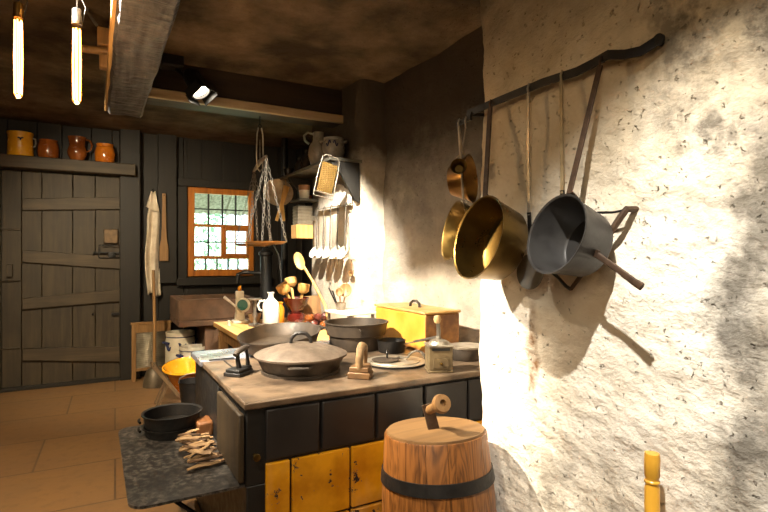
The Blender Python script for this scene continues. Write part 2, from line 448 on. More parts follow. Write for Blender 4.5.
# window
win = thing('window_1', None, None, (WX0, YB - .02, WZ0), kind='structure')
WW, WH = WX1 - WX0, WZ1 - WZ0
k = WW / 340; zz = lambda y: (495 - y) * WH / 450; xx = lambda x: (x - 230) * k
b = B()
def fr(x0, y0, x1, y1, d0=0, d1=.055): b.span((xx(x0), d0, zz(y0)), (xx(x1), d1, zz(y1)))
fr(230, 45, 266, 495); fr(543, 45, 570, 495); fr(266, 45, 543, 75); fr(266, 462, 543, 495)
fr(266, 230, 543, 244, .005); fr(266, 392, 543, 408, .005); fr(400, 244, 418, 392, .005)
b.done('window_frame', W_ORANGE, win, .004)
b = B()
for xm in (336, 407, 476): fr(xm - 3.5, 75, xm + 3.5, 230, .015, .045)
fr(266, 150, 543, 156, .015, .045); fr(332, 244, 339, 392, .015, .045); fr(266, 318, 400, 325, .015, .045)
for xm in (322, 379, 436, 488): fr(xm - 3.5, 408, xm + 3.5, 462, .015, .045)
b.done('muntins', W_DARK, win)
b = B()
fr(418, 244, 543, 262, -.008, .03); fr(418, 380, 543, 392, -.008, .03); fr(418, 262, 424, 380, -.008, .03); fr(530, 262, 543, 380, -.008, .03)
fr(472, 262, 477, 380, 0, .03); fr(424, 318, 530, 324, 0, .03)
tag(b.done('casement', W_ORANGE, win, .003), 'small hinged casement at lower right')
B().span((.05, .028, .05), (WW - .05, .032, WH - .05)).done('glass', GLASS, win)
B().span((-.10, -.045, WH), (WW + .35, .06, WH + .085)).span((-.10, -.03, -.02), (-.005, .06, WH)).span((WW + .005, -.03, -.02), (WW + .09, .06, WH)) \
   .span((-.12, -.06, -.10), (WW + .2, .05, -.015)).done('window_casing', W_DARK, win, .004)

# outside: lawn, thatched eave, shrubs
struct(B().span((-8, 6.5, -.4), (14, 30, -.3)).done('lawn', LAWN))
b = B()
for i in range(70):
    x = -.2 + i * .035
    b.bar((x, 6.36, 2.42), (x + .01, 7.3, 1.88 + .03 * random.random()), .036, .05)
struct(b.done('thatched_eave', mat('thatch', '#b3aca2', '#857f76', 30, rough=.9, bump=.4)))
def shrub(loc, r, h, label, seed):
    random.seed(seed); b = B()
    for i in range(2600):
        a, t = random.random() * 2 * pi, random.random()
        rr = r * (.55 + .45 * random.random()) * (1 - .5 * abs(t - .45)) ; p = V((rr * cos(a), rr * sin(a) * .8, .1 + t * h))
        d = V((random.gauss(0, 1), random.gauss(0, 1), random.gauss(0, 1))).normalized(); e = d.orthogonal().normalized()
        s = .05 + .05 * random.random()
        q = [b.v(p - d * s), b.v(p + e * s * .45), b.v(p + d * s), b.v(p - e * s * .45)]; b.f(q)
    t = thing('garden_shrub', label, 'shrub', loc, group='shrubs beyond the window')
    b.done('foliage', LEAF, t); B().tube([(0, 0, 0), (.02, 0, h * .4), (0, .03, h * .8)], [.06, .05, .02]).done('stem', BARK, t)
shrub((1.4, 10.2, -.3), 1.1, 3.0, 'green garden shrub seen through the left window panes', 1)
shrub((3.9, 10.9, -.3), 1.2, 3.2, 'green garden shrub seen through the middle window panes', 2)
shrub((6.6, 12.4, -.3), 1.4, 2.6, 'green garden shrub seen through the right window panes', 3)
random.seed(11)

# door, jamb, lintel
door = thing('door_1', None, None, (-.62, 6.09, 0), kind='structure')
b = B()
for i, (a, c) in enumerate(((0, .16), (.165, .42), (.425, .62), (.625, .865))): b.span((a, 0, .03), (c, .05, 2.13))
b.done('door_leaf', W_DOOR, door, .004)
for (l0, l1, r0, r1) in ((1.855, 1.74, 1.92, 1.79), (1.36, 1.24, 1.29, 1.16), (.89, .78, .95, .825), (.404, .287, .35, .19)):
    B().prism([(.005, l1), (.86, r1), (.86, r0), (.005, l0)], .035, RX(pi / 2)).done('door_batten', W_DOORX, door, .006)
lk = B().span((.70, -.04, 1.43), (.83, 0, 1.58)).done('lock_box', mat('lock_iron', '#6b5438', '#4b3a26', 16, rough=.4, metal=.4), door, .006)
B().tube([(.655, -.045, 1.28), (.655, -.05, 1.41), (.85, -.05, 1.41), (.85, -.045, 1.28), (.655, -.045, 1.28)], .006).span((.60, -.05, 1.33), (.88, -.035, 1.345)) \
   .lathe([(0, 0), (.035, 0), (.03, .02), (0, .025)], T(.77, -.03, 1.31) @ RX(pi / 2), 16).done('latch', IRON, door)
B().span((.77, -.03, .68), (.90, 0, .705)).ball((.60, -.01, .7), .012).done('latch_bar', IRON, door)
b = B().span((-.78, 6.10, 0), (-.005 - .62, 6.15, 2.13)).span((-1.6, 6.11, 0), (-.79, 6.15, 2.13))
for z in (.40, 1.05, 1.55): b.span((-1.6, 6.085, z), (-.63, 6.12, z + .012))
b.span((-.74, 6.06, 1.10), (-.69, 6.12, 1.22))
struct(b.done('trim_1', W_DOOR, bevel=.004))
struct(B().span((.225, 6.02, 0), (.42, 6.16, 2.7)).done('trim_2', W_DARK, bevel=.008))
struct(B().span((-1.7, 5.93, 2.135), (.37, 6.16, 2.255)).done('trim_3', W_DOORX, bevel=.008))
struct(B().span((-2.2, 6.04, 0), (.24, 6.15, .035)).done('baseboard_back', W_DARK, bevel=.006))
struct(B().span((.60, 6.09, 1.0), (.79, 6.16, 2.7)).done('trim_4', W_DARK, bevel=.006))

# beams
b = B(); n = 300; rows = []
xs = [.085 + .183 * i / 16 for i in range(17)]
for i in range(n + 1):
    y = -1.6 + (3.92 + 1.6) * i / n; r = []
    for (x, z) in [(.07, 2.66), (.07, 2.27)] + [(x, 2.25) for x in xs] + [(.285, 2.27), (.285, 2.66)]:
        q = V((x, y, z)); d = 0
        if z < 2.26: # scalloped by the adze
            d = .012 * noise.noise(V((x * 9 + y * 3, y * 24 - x * 5, 1.3))) + .003 * noise.noise(V((x * 22, y * 40, 4)))
        e = fbm(V((0, y * 4, z)), 2) * .006
        r.append(b.v(q + V((e, 0, d))))
    rows.append(r)
for a, c in zip(rows, rows[1:]):
    for j in range(len(a) - 1): b.f([a[j], a[j + 1], c[j + 1], c[j]])
b.f(rows[0]); b.f(rows[-1][::-1])
struct(b.done('ceiling_beam', W_BEAM, smooth=50))
struct(B().span((.056, -1.5, 2.268), (.075, 3.91, 2.335)).done('trim_lit_side', wood('wood_side_lit', '#c2a06a', '#94744a', 1, 18), bevel=.004))  # fresh-wood strip, bulb light on the beam's side put into its colour
struct(B().span((.10, 3.79, 2.37), (1.80, 3.99, 2.66)).done('cross_beam', W_DARKX, bevel=.008))
struct(B().span((.29, 3.765, 2.365), (1.80, 3.80, 2.43)).done('trim_lit_edge', wood('wood_edge_lit', '#b3a083', '#8c7757', 0, 18), bevel=.006))  # added pale board, light on the beam's lower edge put into its colour
struct(B().tube([(-1.6, 2.42, 2.5), (-.6, 2.38, 2.46), (.09, 2.36, 2.44)], [.06, .055, .05], 12).done('ceiling_pole', wood('wood_pole', '#6a4a2c', '#8a633c', 0, 16)))

# ------------------------------------------------------------------ stove
st = thing('kitchen_range', 'long dark enamelled kitchen range with yellow tiled lower front', 'stove', (.47, 1.83, 0))
SX = 1.46; SY = 1.08
b = B().span((0, .01, 0), (SX, SY, .475)).span((0, .50, .475), (SX, SY, .755)).span((0, .01, .475), (SX, .09, .755)).span((.45, .09, .475), (SX, .5, .755))
b.span((0, .09, .725), (.45, .5, .755))
b.done('body', BLACKPL, st, .004)
B().span((-.012, -.012, .755), (SX, .80, .78)).done('top_plate', STOVETOP, st, .005)
B().span((-.022, .805, .757), (SX, SY + .01, .786)).done('rear_plate', mat('plate_window_sheen', '#a6a8b2', '#8c8c96', 5, rough=.28, metal=.45, bump=0), st, .005)  # window's reflection put into the plate colour as a bluish tone
B().span((.02, .803, .7865), (.14, .811, .789)).span((.085, .56, .7805), (.092, .80, .7815)).done('plate_seam', BLACKPL, st)
for x0, x1 in ((.068, .274), (.285, .512), (.524, .745), (.757, .98), (.99, 1.40)):
    B().span((x0, -.006, .56), (x1, .02, .745)).done('dark_panel', ENAMEL_D, st, .006)
b = B()
for z0, z1 in ((.31, .548), (.05, .30)):
    for x0, x1 in ((.068, .158), (.167, .402), (.411, .645), (.654, .89), (.899, 1.13), (1.14, 1.38)): b.span((x0, -.004, z0), (x1, .02, z1))
tag(b.done('tile_panel', YELLOW_T, st, .005), 'chipped yellow enamel tiles')
B().lathe([(0, 0), (.007, 0), (.007, .02), (.013, .024), (.013, .032), (0, .036)], T(.03, .01, .585) @ RX(pi / 2), 16).done('knob', BRASS, st)
tag(B().span((-.026, .015, .49), (-.004, .39, .735)).done('side_board', W_BOARD, st, .006), 'plain brown wooden board')
# fold-down shelf on the left side
def rrect(x0, y0, x1, y1, r, n=6, which=(1, 1, 1, 1)):
    out = []
    for (cx, cy, a, on) in ((x1 - r, y1 - r, 0, which[0]), (x0 + r, y1 - r, pi / 2, which[1]), (x0 + r, y0 + r, pi, which[2]), (x1 - r, y0 + r, 3 * pi / 2, which[3])):
        if on: out += [(cx + r * cos(a + pi / 2 * i / n), cy + r * sin(a + pi / 2 * i / n)) for i in range(n + 1)]
        else: out.append((cx + (r if cos(a + pi / 4) > 0 else -r), cy + (r if sin(a + pi / 4) > 0 else -r)))
    return out
sh = B().prism(rrect(-.375, .02, -.002, .92, .06, 6, (0, 1, 1, 0)), .009, T(0, 0, .473)).done('side_shelf', PLATE, st)
B().bar((-.30, .22, .470), (.0, .16, .22), .03, .008, (0, 1, 0)).done('shelf_bracket', IRON, st); B().bar((-.30, .75, .470), (.0, .75, .22), .03, .008, (0, 1, 0)).done('shelf_bracket', IRON, st)

# firewood on the side shelf
random.seed(5)
for i in range(30):
    layer = i // 10; y = 2.05 + .30 * ((i % 10) + random.random() * .6) / 10 + .01 * layer
    L = random.uniform(.07, .15); r = random.uniform(.006, .011); k = random.choice((4, 5, 6)); pale = i % 3 != 1
    b = B(RZ(random.uniform(-1.0, .8)) @ RY(random.uniform(-.2, .2)))
    b.tube([(-L / 2, 0, 0), (-L * .2, random.uniform(-.006, .006), .003), (L * .2, random.uniform(-.006, .006), 0), (L / 2, .002, .001)], [r * .7, r, r * 1.1, r * .8], k, flat=random.uniform(.5, 1))
    t = thing('firewood_stick', 'pale split kindling stick in the jumbled heap on the side shelf' if pale else 'dark bark-covered kindling stick in the jumbled heap on the side shelf',
              'firewood', (.395 - .012 * layer + random.uniform(-.025, .02) - (.15 - L) * .3, y, .495 + layer * .022), group='kindling heap on the side shelf, ' + ('pale' if pale else 'dark'))
    b.done('wood', SPLIT if pale else BARK, t)
tag(B().span((.40, 2.42, .485), (.47, 2.53, .55)).done('firewood_block', wood('wood_block', '#7d4f28', '#5a3617', 1), bevel=.01), 'orange-brown wood block behind the kindling pile', 'firewood')

# stack of black pans on the side shelf
for i, (z, r, lb) in enumerate(((.482, .122, 'wide black round pan at the bottom of the stack on the shelf'), (.522, .124, 'black round pan on top of the stack on the shelf'))):
    t = thing('frying_pan', lb, 'pan', (.312, 2.56 - .004 * i, z), group='black pans stacked on the side shelf')
    B().lathe(pan_prof(r * .93, r, .04 + .018 * i, .004, .008), None, 40).done('pan_body', IRON, t)
    B().tube(arc((0, 0, .035), .14, R(168), R(192), 6, (1, 0, 0), (0, 1, 0)), .006, 6).done('grip', IRON, t)

# ------------------------------------------------------------------ things on the range
ZS = .7805
t = thing('braising_pan', 'wide shallow cast iron pan with domed lid on the range', 'pan', (.813, 2.216, ZS))
B().lathe([(0, 0), (.176, 0), (.178, .012), (.168, .014)] + pan_prof(.166, .198, .074)[2:], None, 48).done('pan_body', IRON_PAN, t)
ld = B().lathe([(.19, .070), (.207, .072), (.208, .080), (.19, .090), (.12, .112), (.05, .126), (0, .129), (0, .122), (.12, .106), (.19, .082)], None, 48).done('lid', mat('iron_lid', '#6f6154', '#52473c', 16, rough=.5, metal=.3, bump=.3, bscale=120), t)
B().tube([(-.042, .02, .118), (-.038, .018, .148), (-.02, .01, .168), (.0, 0, .172), (.02, -.01, .168), (.038, -.018, .148), (.042, -.02, .118)], .0085, 8).done('lid_handle', IRON, ld)
B(RZ(R(-112))).tube([(.180, -.05, .052), (.203, -.035, .052), (.206, 0, .053), (.203, .035, .052), (.180, .05, .052)], .007, 8).done('side_grip', IRON_PAN, t)

t = thing('open_pan', 'large open dark iron pan behind the lidded pan', 'pan', (.865, 2.67, ZS + .002))
B(T(0, -.2, 0) @ RX(R(4.5)) @ RY(R(-6)) @ T(0, .2, .022)).lathe(pan_prof(.19, .215, .070, .005, .003), None, 48).done('pan_body', IRON_PAN, t)
B(T(0, -.2, 0) @ RX(R(4.5)) @ RY(R(-6)) @ T(0, .2, .022)).tube([(.203, -.04, .058), (.24, -.03, .062), (.24, .03, .062), (.203, .04, .058)], .007).done('side_grip', IRON_PAN, t)

t = thing('stepped_pot', 'deep stepped iron pot with long side handle before the yellow box', 'pot', (1.29, 2.62, ZS))
B().lathe([(0, 0), (.143, 0), (.15, .01), (.152, .075), (.165, .08), (.176, .143), (.182, .145), (.182, .150), (.172, .150), (.160, .085), (.145, .075), (.143, .006), (0, .006)], None, 48).done('pot_body', IRON_PAN, t)
B().tube([(-.16, .03, .115), (-.18, .06, .118), (-.20, .12, .12), (-.20, .23, .125)], [.008, .009, .009, .011], 8).done('handle', IRON_PAN, t)
B().tube([(-.06, -.155, .13), (-.062, -.18, .12), (-.06, -.172, .085)], .004, 6).done('lug', IRON_PAN, t)

# sad irons
def iron_base(b, L, w, h):
    poly = [(-L / 2, -w / 2), (0, -w / 2), (L * .3, -w * .33), (L / 2, 0), (L * .3, w * .33), (0, w / 2), (-L / 2, w / 2)]
    b.prism(poly, h * .55); b.prism([(x * .92, y * .86) for x, y in poly], h * .45, T(0, 0, h * .55))
t = thing('flat_iron', 'black flat iron at the left edge of the range top', 'iron', (.565, 2.29, ZS), R(40))
b = B(); iron_base(b, .145, .085, .03); b.done('sole', IRON, t, .003)
B().tube([(-.02, 0, .03), (-.03, 0, .07), (-.028, 0, .098)], [.012, .009, .009], 8).tube([(.045, 0, .03), (.04, 0, .075), (.032, 0, .105)], [.01, .007, .007], 8).done('handle_post', IRON, t)
B().tube([(-.05, 0, .09), (-.03, 0, .10), (0, 0, .108), (.03, 0, .112), (.045, 0, .112)], [.009, .012, .013, .012, .009], 10).done('grip', IRON_PAN, t)
t = thing('flat_iron', 'brown flat iron with arched wooden grip at the front edge', 'iron', (1.01, 1.99, ZS), R(48))
b = B(); iron_base(b, .135, .098, .05); b.done('sole', mat('iron_rust', '#6e5030', '#4b3620', 18, rough=.55, metal=.2), t, .004)
B().tube([(-.05, 0, .04), (-.055, 0, .08), (-.04, 0, .118), (-.01, 0, .132), (.02, 0, .122), (.035, 0, .09), (.036, 0, .05)], [.015, .016, .018, .019, .018, .015, .012], 12).done('grip', wood('wood_grip', '#8a6f4d', '#5f4a30', 0), t)

# flat lid with its small lids
t = thing('stove_plate', 'large pale round plate lying on the range', 'plate', (1.274, 2.16, ZS))
B().lathe([(0, 0), (.148, 0), (.152, .004), (.15, .009), (.12, .009), (.118, .013), (.06, .013), (.058, .010), (0, .010)], None, 48).done('disc', STEEL_L, t)
B().lathe([(.152, .001), (.158, .002), (.158, .008), (.152, .009)], None, 48).done('rim', IRON, t)
t = thing('ring_cover', 'small dark cover with ring pull on the pale plate', 'lid', (1.225, 2.17, ZS + .0136))
B().lathe([(0, 0), (.062, 0), (.066, .006), (.04, .011), (0, .013)], None, 30).done('disc', IRON_PAN, t)
B().tube([V((.01 + .018 * cos(a) * .5, .018 * cos(a) * .8, .03 + .018 * sin(a))) for a in [2 * pi * i / 14 for i in range(14)]], .004, 6, True).done('ring', IRON, t)
t = thing('lid_lifter', 'curved iron lid lifter lying across the pale plate', 'lid lifter', (1.33, 2.12, ZS + .0136))
B().tube([(-.09, .03, .007), (-.03, .04, .008), (.0, .02, .010), (.012, .0, .035), (.03, -.02, .047), (.048, -.035, .042), (.062, -.05, .012)], [.007, .007, .006, .006, .006, .006, .007], 8).done('rod', STEEL, t)

t = thing('small_saucepan', 'small dark saucepan with raised handle before the yellow box', 'saucepan', (1.404, 2.42, ZS))
B().lathe(pan_prof(.07, .076, .062, .003, .003), None, 36).done('pan_body', IRON, t)
B().bar((.05, -.055, .045), (.085, -.11, .065), .022, .006, (1, .5, 0)).bar((.083, -.107, .064), (.10, -.30, .115), .016, .012, (1, 0, 0)).done('handle', STEEL, t)

# coffee mill
t = thing('coffee_mill', 'square box coffee mill with upright crank beside the wall corner', 'coffee mill', (1.362, 1.92, ZS), R(-24))
MILL = mat('mill_tin', '#7a6a4e', '#5b4d38', 10, rough=.4, metal=.35, bump=.1)
B().prism(rrect(-.058, -.058, .058, .058, .006, 3), .01).prism(rrect(-.054, -.054, .054, .054, .004, 3), .105, T(0, 0, .01)).done('mill_box', MILL, t, .002)
B().prism(rrect(-.059, -.059, .059, .059, .006, 3), .006, T(0, 0, .115)).lathe([(.048, .121), (.04, .135), (.02, .142), (0, .143)], None, 24).done('cap', STEEL_L, t)
B().span((-.04, -.057, .098), (.04, -.054, .110)).done('label_strip', BLACKPL, t)
dr = B().span((-.035, -.057, .02), (.035, -.054, .065)).done('drawer', MILL, t, .002)
B().ball((0, -.062, .042), .007).done('drawer_knob', BRASS, dr)
B().tube([(0, 0, .14), (0, 0, .17), (-.003, -.004, .205), (-.008, -.012, .225)], [.009, .010, .009, .008], 8).lathe([(.012, .14), (.012, .15), (.006, .155)], None, 12).done('crank', STEEL, t)
B().lathe([(0, -.018), (.012, -.016), (.018, 0), (.013, .018), (0, .022)], T(-.008, -.012, .232), 16).done('crank_knob', wood('wood_knob', '#c9a878', '#9a7a4c', 2), t)

t = thing('covered_pan', 'small round pan with flat pale lid beside the coffee mill', 'pan', (1.635, 2.07, ZS))
B().lathe(pan_prof(.08, .088, .06), None, 36).done('pan_body', IRON_PAN, t)
B().lathe([(0, .060), (.092, .060), (.094, .068), (0, .072)], None, 36).done('lid', STEEL_L, t)

# yellow box
bx = thing('bread_box', 'large yellow enamel box with rusty end at the back of the range', 'box', (1.652, 2.57, ZS))
B().span((-.115, -.28, 0), (.115, .28, .205)).done('box_body', YELLOW_BOX, bx, .008)
ld = B().span((-.121, -.287, .2055), (.121, .287, .219)).done('lid', mat('box_lid', '#c9a468', '#b08445', 8, rough=.4, metal=.1), bx, .005)
B().tube([(0, -.05, .217), (0, -.046, .24), (0, -.02, .253), (0, .02, .253), (0, .046, .24), (0, .05, .217)], .009, 8, flat=.8).done('lid_handle', IRON_PAN, ld)

# ------------------------------------------------------------------ butter churn
ch = thing('butter_churn', 'tall wooden butter churn with iron hoop standing before the range', 'churn', (1.095, 1.515, 0))
ch.rotation_euler = V((-.0, 0, 1)).to_track_quat('Z', 'Y').to_euler()
ch.rotation_euler = (R(-4.5), 0, 0); ch.location.z = .018
H = .640; rp = [(.215, 0), (.213, .2), (.205, .42), (.188, H - .004), (.186, H)]
b = B(); seg = 64
for i in range(16): # staves
    a0, a1 = 2 * pi * i / 16 + .004, 2 * pi * (i + 1) / 16 - .004
    ring = []
    for r, z in rp:
        ring.append([b.v((r * cos(a0 + (a1 - a0) * j / 4), r * sin(a0 + (a1 - a0) * j / 4), z)) for j in range(5)])
    inn = [[b.v(((r - .018) * cos(a0 + (a1 - a0) * j / 4), (r - .018) * sin(a0 + (a1 - a0) * j / 4), z)) for j in range(5)] for r, z in (rp[0], rp[-1])]
    for A, D in zip(ring, ring[1:]):
        for j in range(4): b.f([A[j], A[j + 1], D[j + 1], D[j]])
    for j in range(4):
        b.f([ring[-1][j], ring[-1][j + 1], inn[1][j + 1], inn[1][j]]); b.f([ring[0][j + 1], ring[0][j], inn[0][j], inn[0][j + 1]])
    for j, s in ((0, 1), (4, -1)): b.f([ring[k][j] for k in range(len(rp))] + [inn[1][j], inn[0][j]])
b.done('staves', W_CHURN, ch)
lid = B().lathe([(0, H - .03), (.172, H - .03), (.180, H - .002), (.178, H + .008), (0, H + .010)], None, 56).done('churn_lid', W_CHURNTOP, ch)
for z, hh in ((.475, .042), (.07, .042)):
    r0 = .2035 if z > .2 else .2155
    B().lathe([(r0 - .004, z), (r0 + .004, z), (r0 - .001, z + hh), (r0 - .008, z + hh)], None, 56).done('hoop', IRON, ch)
cr = B().bar((-.012, -.01, H + .005), (-.03, 0, H + .10), .042, .010, (1, -.25, 0)).done('crank', IRON_STRIP, ch)
B(T(-.026, -.012, H + .082) @ zto((-.13, -.83, .34))).lathe([(0, -.01), (.017, -.01), (.016, .03), (.018, .07), (.030, .085), (.034, .10), (.030, .116), (.012, .118), (.011, .10), (0, .10)], None, 24).done('crank_grip', wood('wood_crank', '#8f6a3e', '#5e4021', 2), cr)

# turned pole
t = thing('turned_pole', 'yellow turned wooden pole upright against the white wall', 'pole', (1.27, .831, 0))
B().lathe([(0, 0), (.018, 0), (.0185, .695), (.0165, .700), (.0165, .706), (.019, .709), (.019, .713), (.0165, .716), (.0165, .721), (.019, .726), (.0195, .77), (.018, .785), (0, .787)], None, 24).done('shaft', W_YEL, t)

# ------------------------------------------------------------------ pan rail and hanging pans
XB = 1.305
rail = thing('pan_rail', 'wrought iron pan rail fixed to the white plaster wall', 'rail', (XB, 1.24, 1.875))
b = B(); pts = [(0, .40, -.004), (0, .30, 0), (0, .0, .005), (-.004, -.14, -.004), (0, -.20, .004), (0, -.25, .012), (.004, -.30, -.004), (.012, -.345, -.008), (.02, -.385, .006)]
for p, q in zip(pts, pts[1:]): b.bar(p, V(q) + (V(q) - V(p)).normalized() * .004, .026, .007, (0, 0, 1))
b.lathe([(0, 0), (.016, 0), (.016, .008), (0, .008)], T(.016, -.392, .008) @ RY(pi / 2), 16)
b.done('bar', IRON, rail)
B().tube([(.0, .40, -.004), (.03, .40, -.004), (.075, .38, -.004)], .008).done('wall_spike', IRON, rail)
B().tube([(.02, -.385, .004), (.08, -.385, .004)], .007).done('wall_spike', IRON, rail)
B().bar((-.01, .365, -.03), (-.01, .455, -.036), .016, .012, (0, 0, 1)).tube([(-.01, .37, -.03), (0, .37, -.004)], .006).done('end_hook', IRON, rail)

def hook(b, p):  # little crook over the bar
    p = V(p); b.tube([p + V((-.006, 0, -.03)), p + V((-.010, 0, 0)), p + V((-.004, 0, .016)), p + V((.006, 0, .014)), p + V((.009, 0, 0))], .004, 6)

def hung_pan(name, label, cat, hookp, centre, n, rt, rb, depth, m, hm, wd=.016, grp='pans hanging on the rail'):
    """n: the way the open side looks; hookp: where the handle meets the rail."""
    t = thing(name, label, cat, hookp, group=grp); h = V(hookp); c = V(centre) - h; n = V(n).normalized()
    M = T(tuple(c - n * depth)) @ zto(n)
    B(M).lathe(pan_prof(rb, rt, depth, .003, .004), None, 48).done('pan_body', m, t)
    up = V((0, 0, 1)); up = (up - n * up.dot(n)).normalized()
    side = -c; side = (side - n * side.dot(n)).normalized(); rim = c + side * (rt + .002) - n * .01
    b = B(); b.bar(rim - side * .0 - n * .03, rim + side * .012, wd * 1.4, .004, n.cross(side)); b.bar(rim + side * .006, V((-.008, 0, -.012)), wd, .006, (0, 1, 0)); hook(b, (0, 0, 0))
    b.done('handle', hm, t, .001)
    for k in (-1, 1):
        B().ball(rim - n * .02 + n.cross(side) * .008 * k, .004, seg=8).done('rivet', hm, t)
    return t
hung_pan('brass_pan', 'largest brass pan on a brown strip handle on the rail', 'pan', (XB, 1.495, 1.872), (1.168, 1.412, 1.366), (-1, .14, .27), .148, .128, .120, BRASS, IRON_STRIP, .022)
hung_pan('brass_saucepan', 'middle-sized brass pan at the wall corner, below the small cup', 'pan', (XB - .012, 1.672, 1.838), (1.305, 1.735, 1.408), (-1, .32, .22), .125, .108, .06, BRASS, STEEL_L, .010)
hung_pan('copper_pan', 'copper pan seen from its side behind the small brass cup', 'pan', (XB - .005, 1.68, 1.842), (1.405, 1.745, 1.632), (.56, -.80, .05), .100, .066, .085, COPPER, STEEL_L, .008)
# small brass cup ladle
t = thing('cup_ladle', 'small brass cup ladle on wire handle by the wall corner', 'ladle', (XB - .012, 1.628, 1.838), group='ladles hanging on the rail')
B(T(-.04, .0, -.195) @ zto((-.62, -.75, .18))).lathe(pan_prof(.018, .030, .03, .0025, .002), None, 24).done('cup', BRASS, t)
b = B().tube([(-.034, .0, -.165), (-.02, 0, -.1), (-.008, 0, -.03)], .003, 6); hook(b, (0, 0, 0)); b.done('handle', STEEL_L, t)

gp = hung_pan('grey_pan', 'grey enamel pan with an iron handle sticking out sideways', 'pan', (XB, 1.011, 1.872), (1.163, 1.058, 1.364), (-1, .14, .29), .117, .097, .125, GREYPAN, IRON_STRIP, .018)
h = V((XB, 1.011, 1.872))
B().bar(V((1.215, .985, 1.315)) - h, V((1.20, .94, 1.304)) - h, .022, .007, (0, 0, 1)).tube([V(p) - h for p in ((1.20, .945, 1.303), (1.205, .89, 1.268), (1.205, .84, 1.235), (1.205, .815, 1.222))], [.009, .009, .010, .011], 8, flat=.55, side=(0, 0, 1)).done('side_handle', IRON_STRIP, gp)

# long skimmers
def skimmer(label, y, zend, disc_z, r, m, xo=0, dm=None):
    t = thing('skimmer', label, 'skimmer', (XB, y, 1.876), group='skimmers hanging on the rail')
    b = B(); b.bar((-.008, 0, -.015), (-.004 + xo, .0, zend - 1.876), .011, .004, (0, 1, 0)); hook(b, (0, 0, 0)); b.done('handle', m, t)
    B().bar((-.004 + xo, 0, zend - 1.876 + .01), (.008 + xo, 0, disc_z + r * .6 - 1.876), .015, .005, (0, 1, 0)).done('socket', IRON, t)
    B(T(.014 + xo, 0, disc_z - 1.876) @ zto((-1, 0, .08))).lathe([(0, 0), (r * .7, .003), (r, .012), (r, .015), (r * .7, .006), (0, .003)], None, 28).done('disc', dm or IRON_PAN, t)
skimmer('spotted light strip skimmer hanging between brass and grey pans', 1.30, 1.44, 1.245, .062, STEEL_L, .0, STEEL)
skimmer('pale thin skimmer hanging just left of the grey pan strip', 1.156, 1.50, 1.40, .03, mat('strip_pale', '#a89878', '#8a7b5e', 20, rough=.5, metal=.3), .0)

# bent iron hanger behind the grey pan
t = thing('iron_hanger', 'bent iron hanger rod on the wall behind the grey pan', 'hanger', (1.335, .955, 1.43))
B().tube([(-.02, .155, -.02), (-.03, .13, -.004), (-.03, .07, -.001), (-.03, .02, -.004), (-.025, -.015, 0)], .004, 6).done('wire', IRON, t)
B().tube([(.03, -.02, .005), (-.02, -.018, .003), (-.03, -.005, -.02), (-.03, .08, -.13), (-.03, .17, -.235)], [.009, .010, .010, .008, .006], 8).done('rod', IRON_STRIP, t)
B().tube([(-.03, .17, -.235), (-.03, .19, -.225), (-.03, .22, -.20), (-.02, .26, -.18)], .0055, 6).done('hook_end', IRON, t)

# ------------------------------------------------------------------ work table behind the range
tb = thing('work_table', 'pale wooden work table behind the range', 'table', (.845, 3.0, 0))
b = B()
for i in range(4): b.span((i * .214, 0, .722), (i * .214 + .212, 1.36, .76))
b.done('tabletop', W_TANY, tb, .003)
for x in (.03, .79):
    for y in (.05, 1.25): B().span((x, y, 0), (x + .065, y + .065, .72)).done('leg', W_TAN, tb, .004)
B().span((.05, .10, .62), (.07, 1.28, .72)).span((.08, 1.27, .62), (.80, 1.29, .72)).done('apron', W_TAN, tb, .003)

ZT = .7605
# grinder with green disc
t = thing('hand_grinder', 'cream hand grinder with green disc at the far table corner', 'grinder', (1.02, 4.20, ZT))
B().prism(rrect(-.06, -.05, .06, .05, .012, 3), .022).done('base', CREAM, t, .004)
B().prism([(-.04, 0), (.04, 0), (.028, .10), (.03, .235), (-.03, .235), (-.028, .10)], .05, T(0, .025, .022) @ RX(pi / 2)).done('upright', CREAM, t, .006)
B(T(.02, -.03, .145) @ zto((-.5, -.85, .1))).lathe([(0, 0), (.058, 0), (.06, .012), (.044, .02), (.044, .016), (0, .016)], None, 28).done('drum', CREAM, t)
tag(B(T(.02, -.03, .145) @ zto((-.5, -.85, .1))).lathe([(0, .0165), (.043, .0165), (.043, .021), (0, .024)], None, 28).done('disc', TEAL, t), 'green glass disc')
B().tube([(.0, -.06, .09), (-.06, -.07, .15), (-.14, -.08, .22)], [.007, .008, .012], 8).done('crank', STEEL_L, t)
B().lathe([(0, .257), (.012, .257), (.018, .275), (.010, .298), (0, .30)], None, 16).done('knob', AMBER, t)
t = thing('small_bowl', 'small beige bowl next to the cream grinder', 'bowl', (1.12, 4.12, ZT))
B().lathe(pan_prof(.035, .055, .075, .006), None, 28).done('bowl_body', mat('clay', '#a98a66', '#8d7050', 8, rough=.6), t)
t = thing('tool_stand', 'grey turned stand with flat top left of the white bottle', 'stand', (1.075, 3.95, ZT))
B().lathe([(0, 0), (.05, 0), (.05, .012), (.02, .025), (.013, .06), (.02, .085), (.012, .11), (.012, .17), (.018, .18), (.014, .2), (0, .2)], None, 24).done('column', STEEL, t)
B().lathe([(0, .2), (.05, .2), (.055, .206), (.055, .214), (0, .214)], None, 28).done('top', STEEL_L, t)
t = thing('stopper', 'small cream stopper at the left edge of the table', 'stopper', (.90, 4.05, ZT))
B().lathe([(0, 0), (.014, 0), (.010, .012), (.010, .03), (.014, .038), (0, .046)], None, 14).done('peg', CREAM, t)
t = thing('iron_trivet', 'small dark iron trivet in front of the white bottle', 'trivet', (1.06, 3.70, ZT))
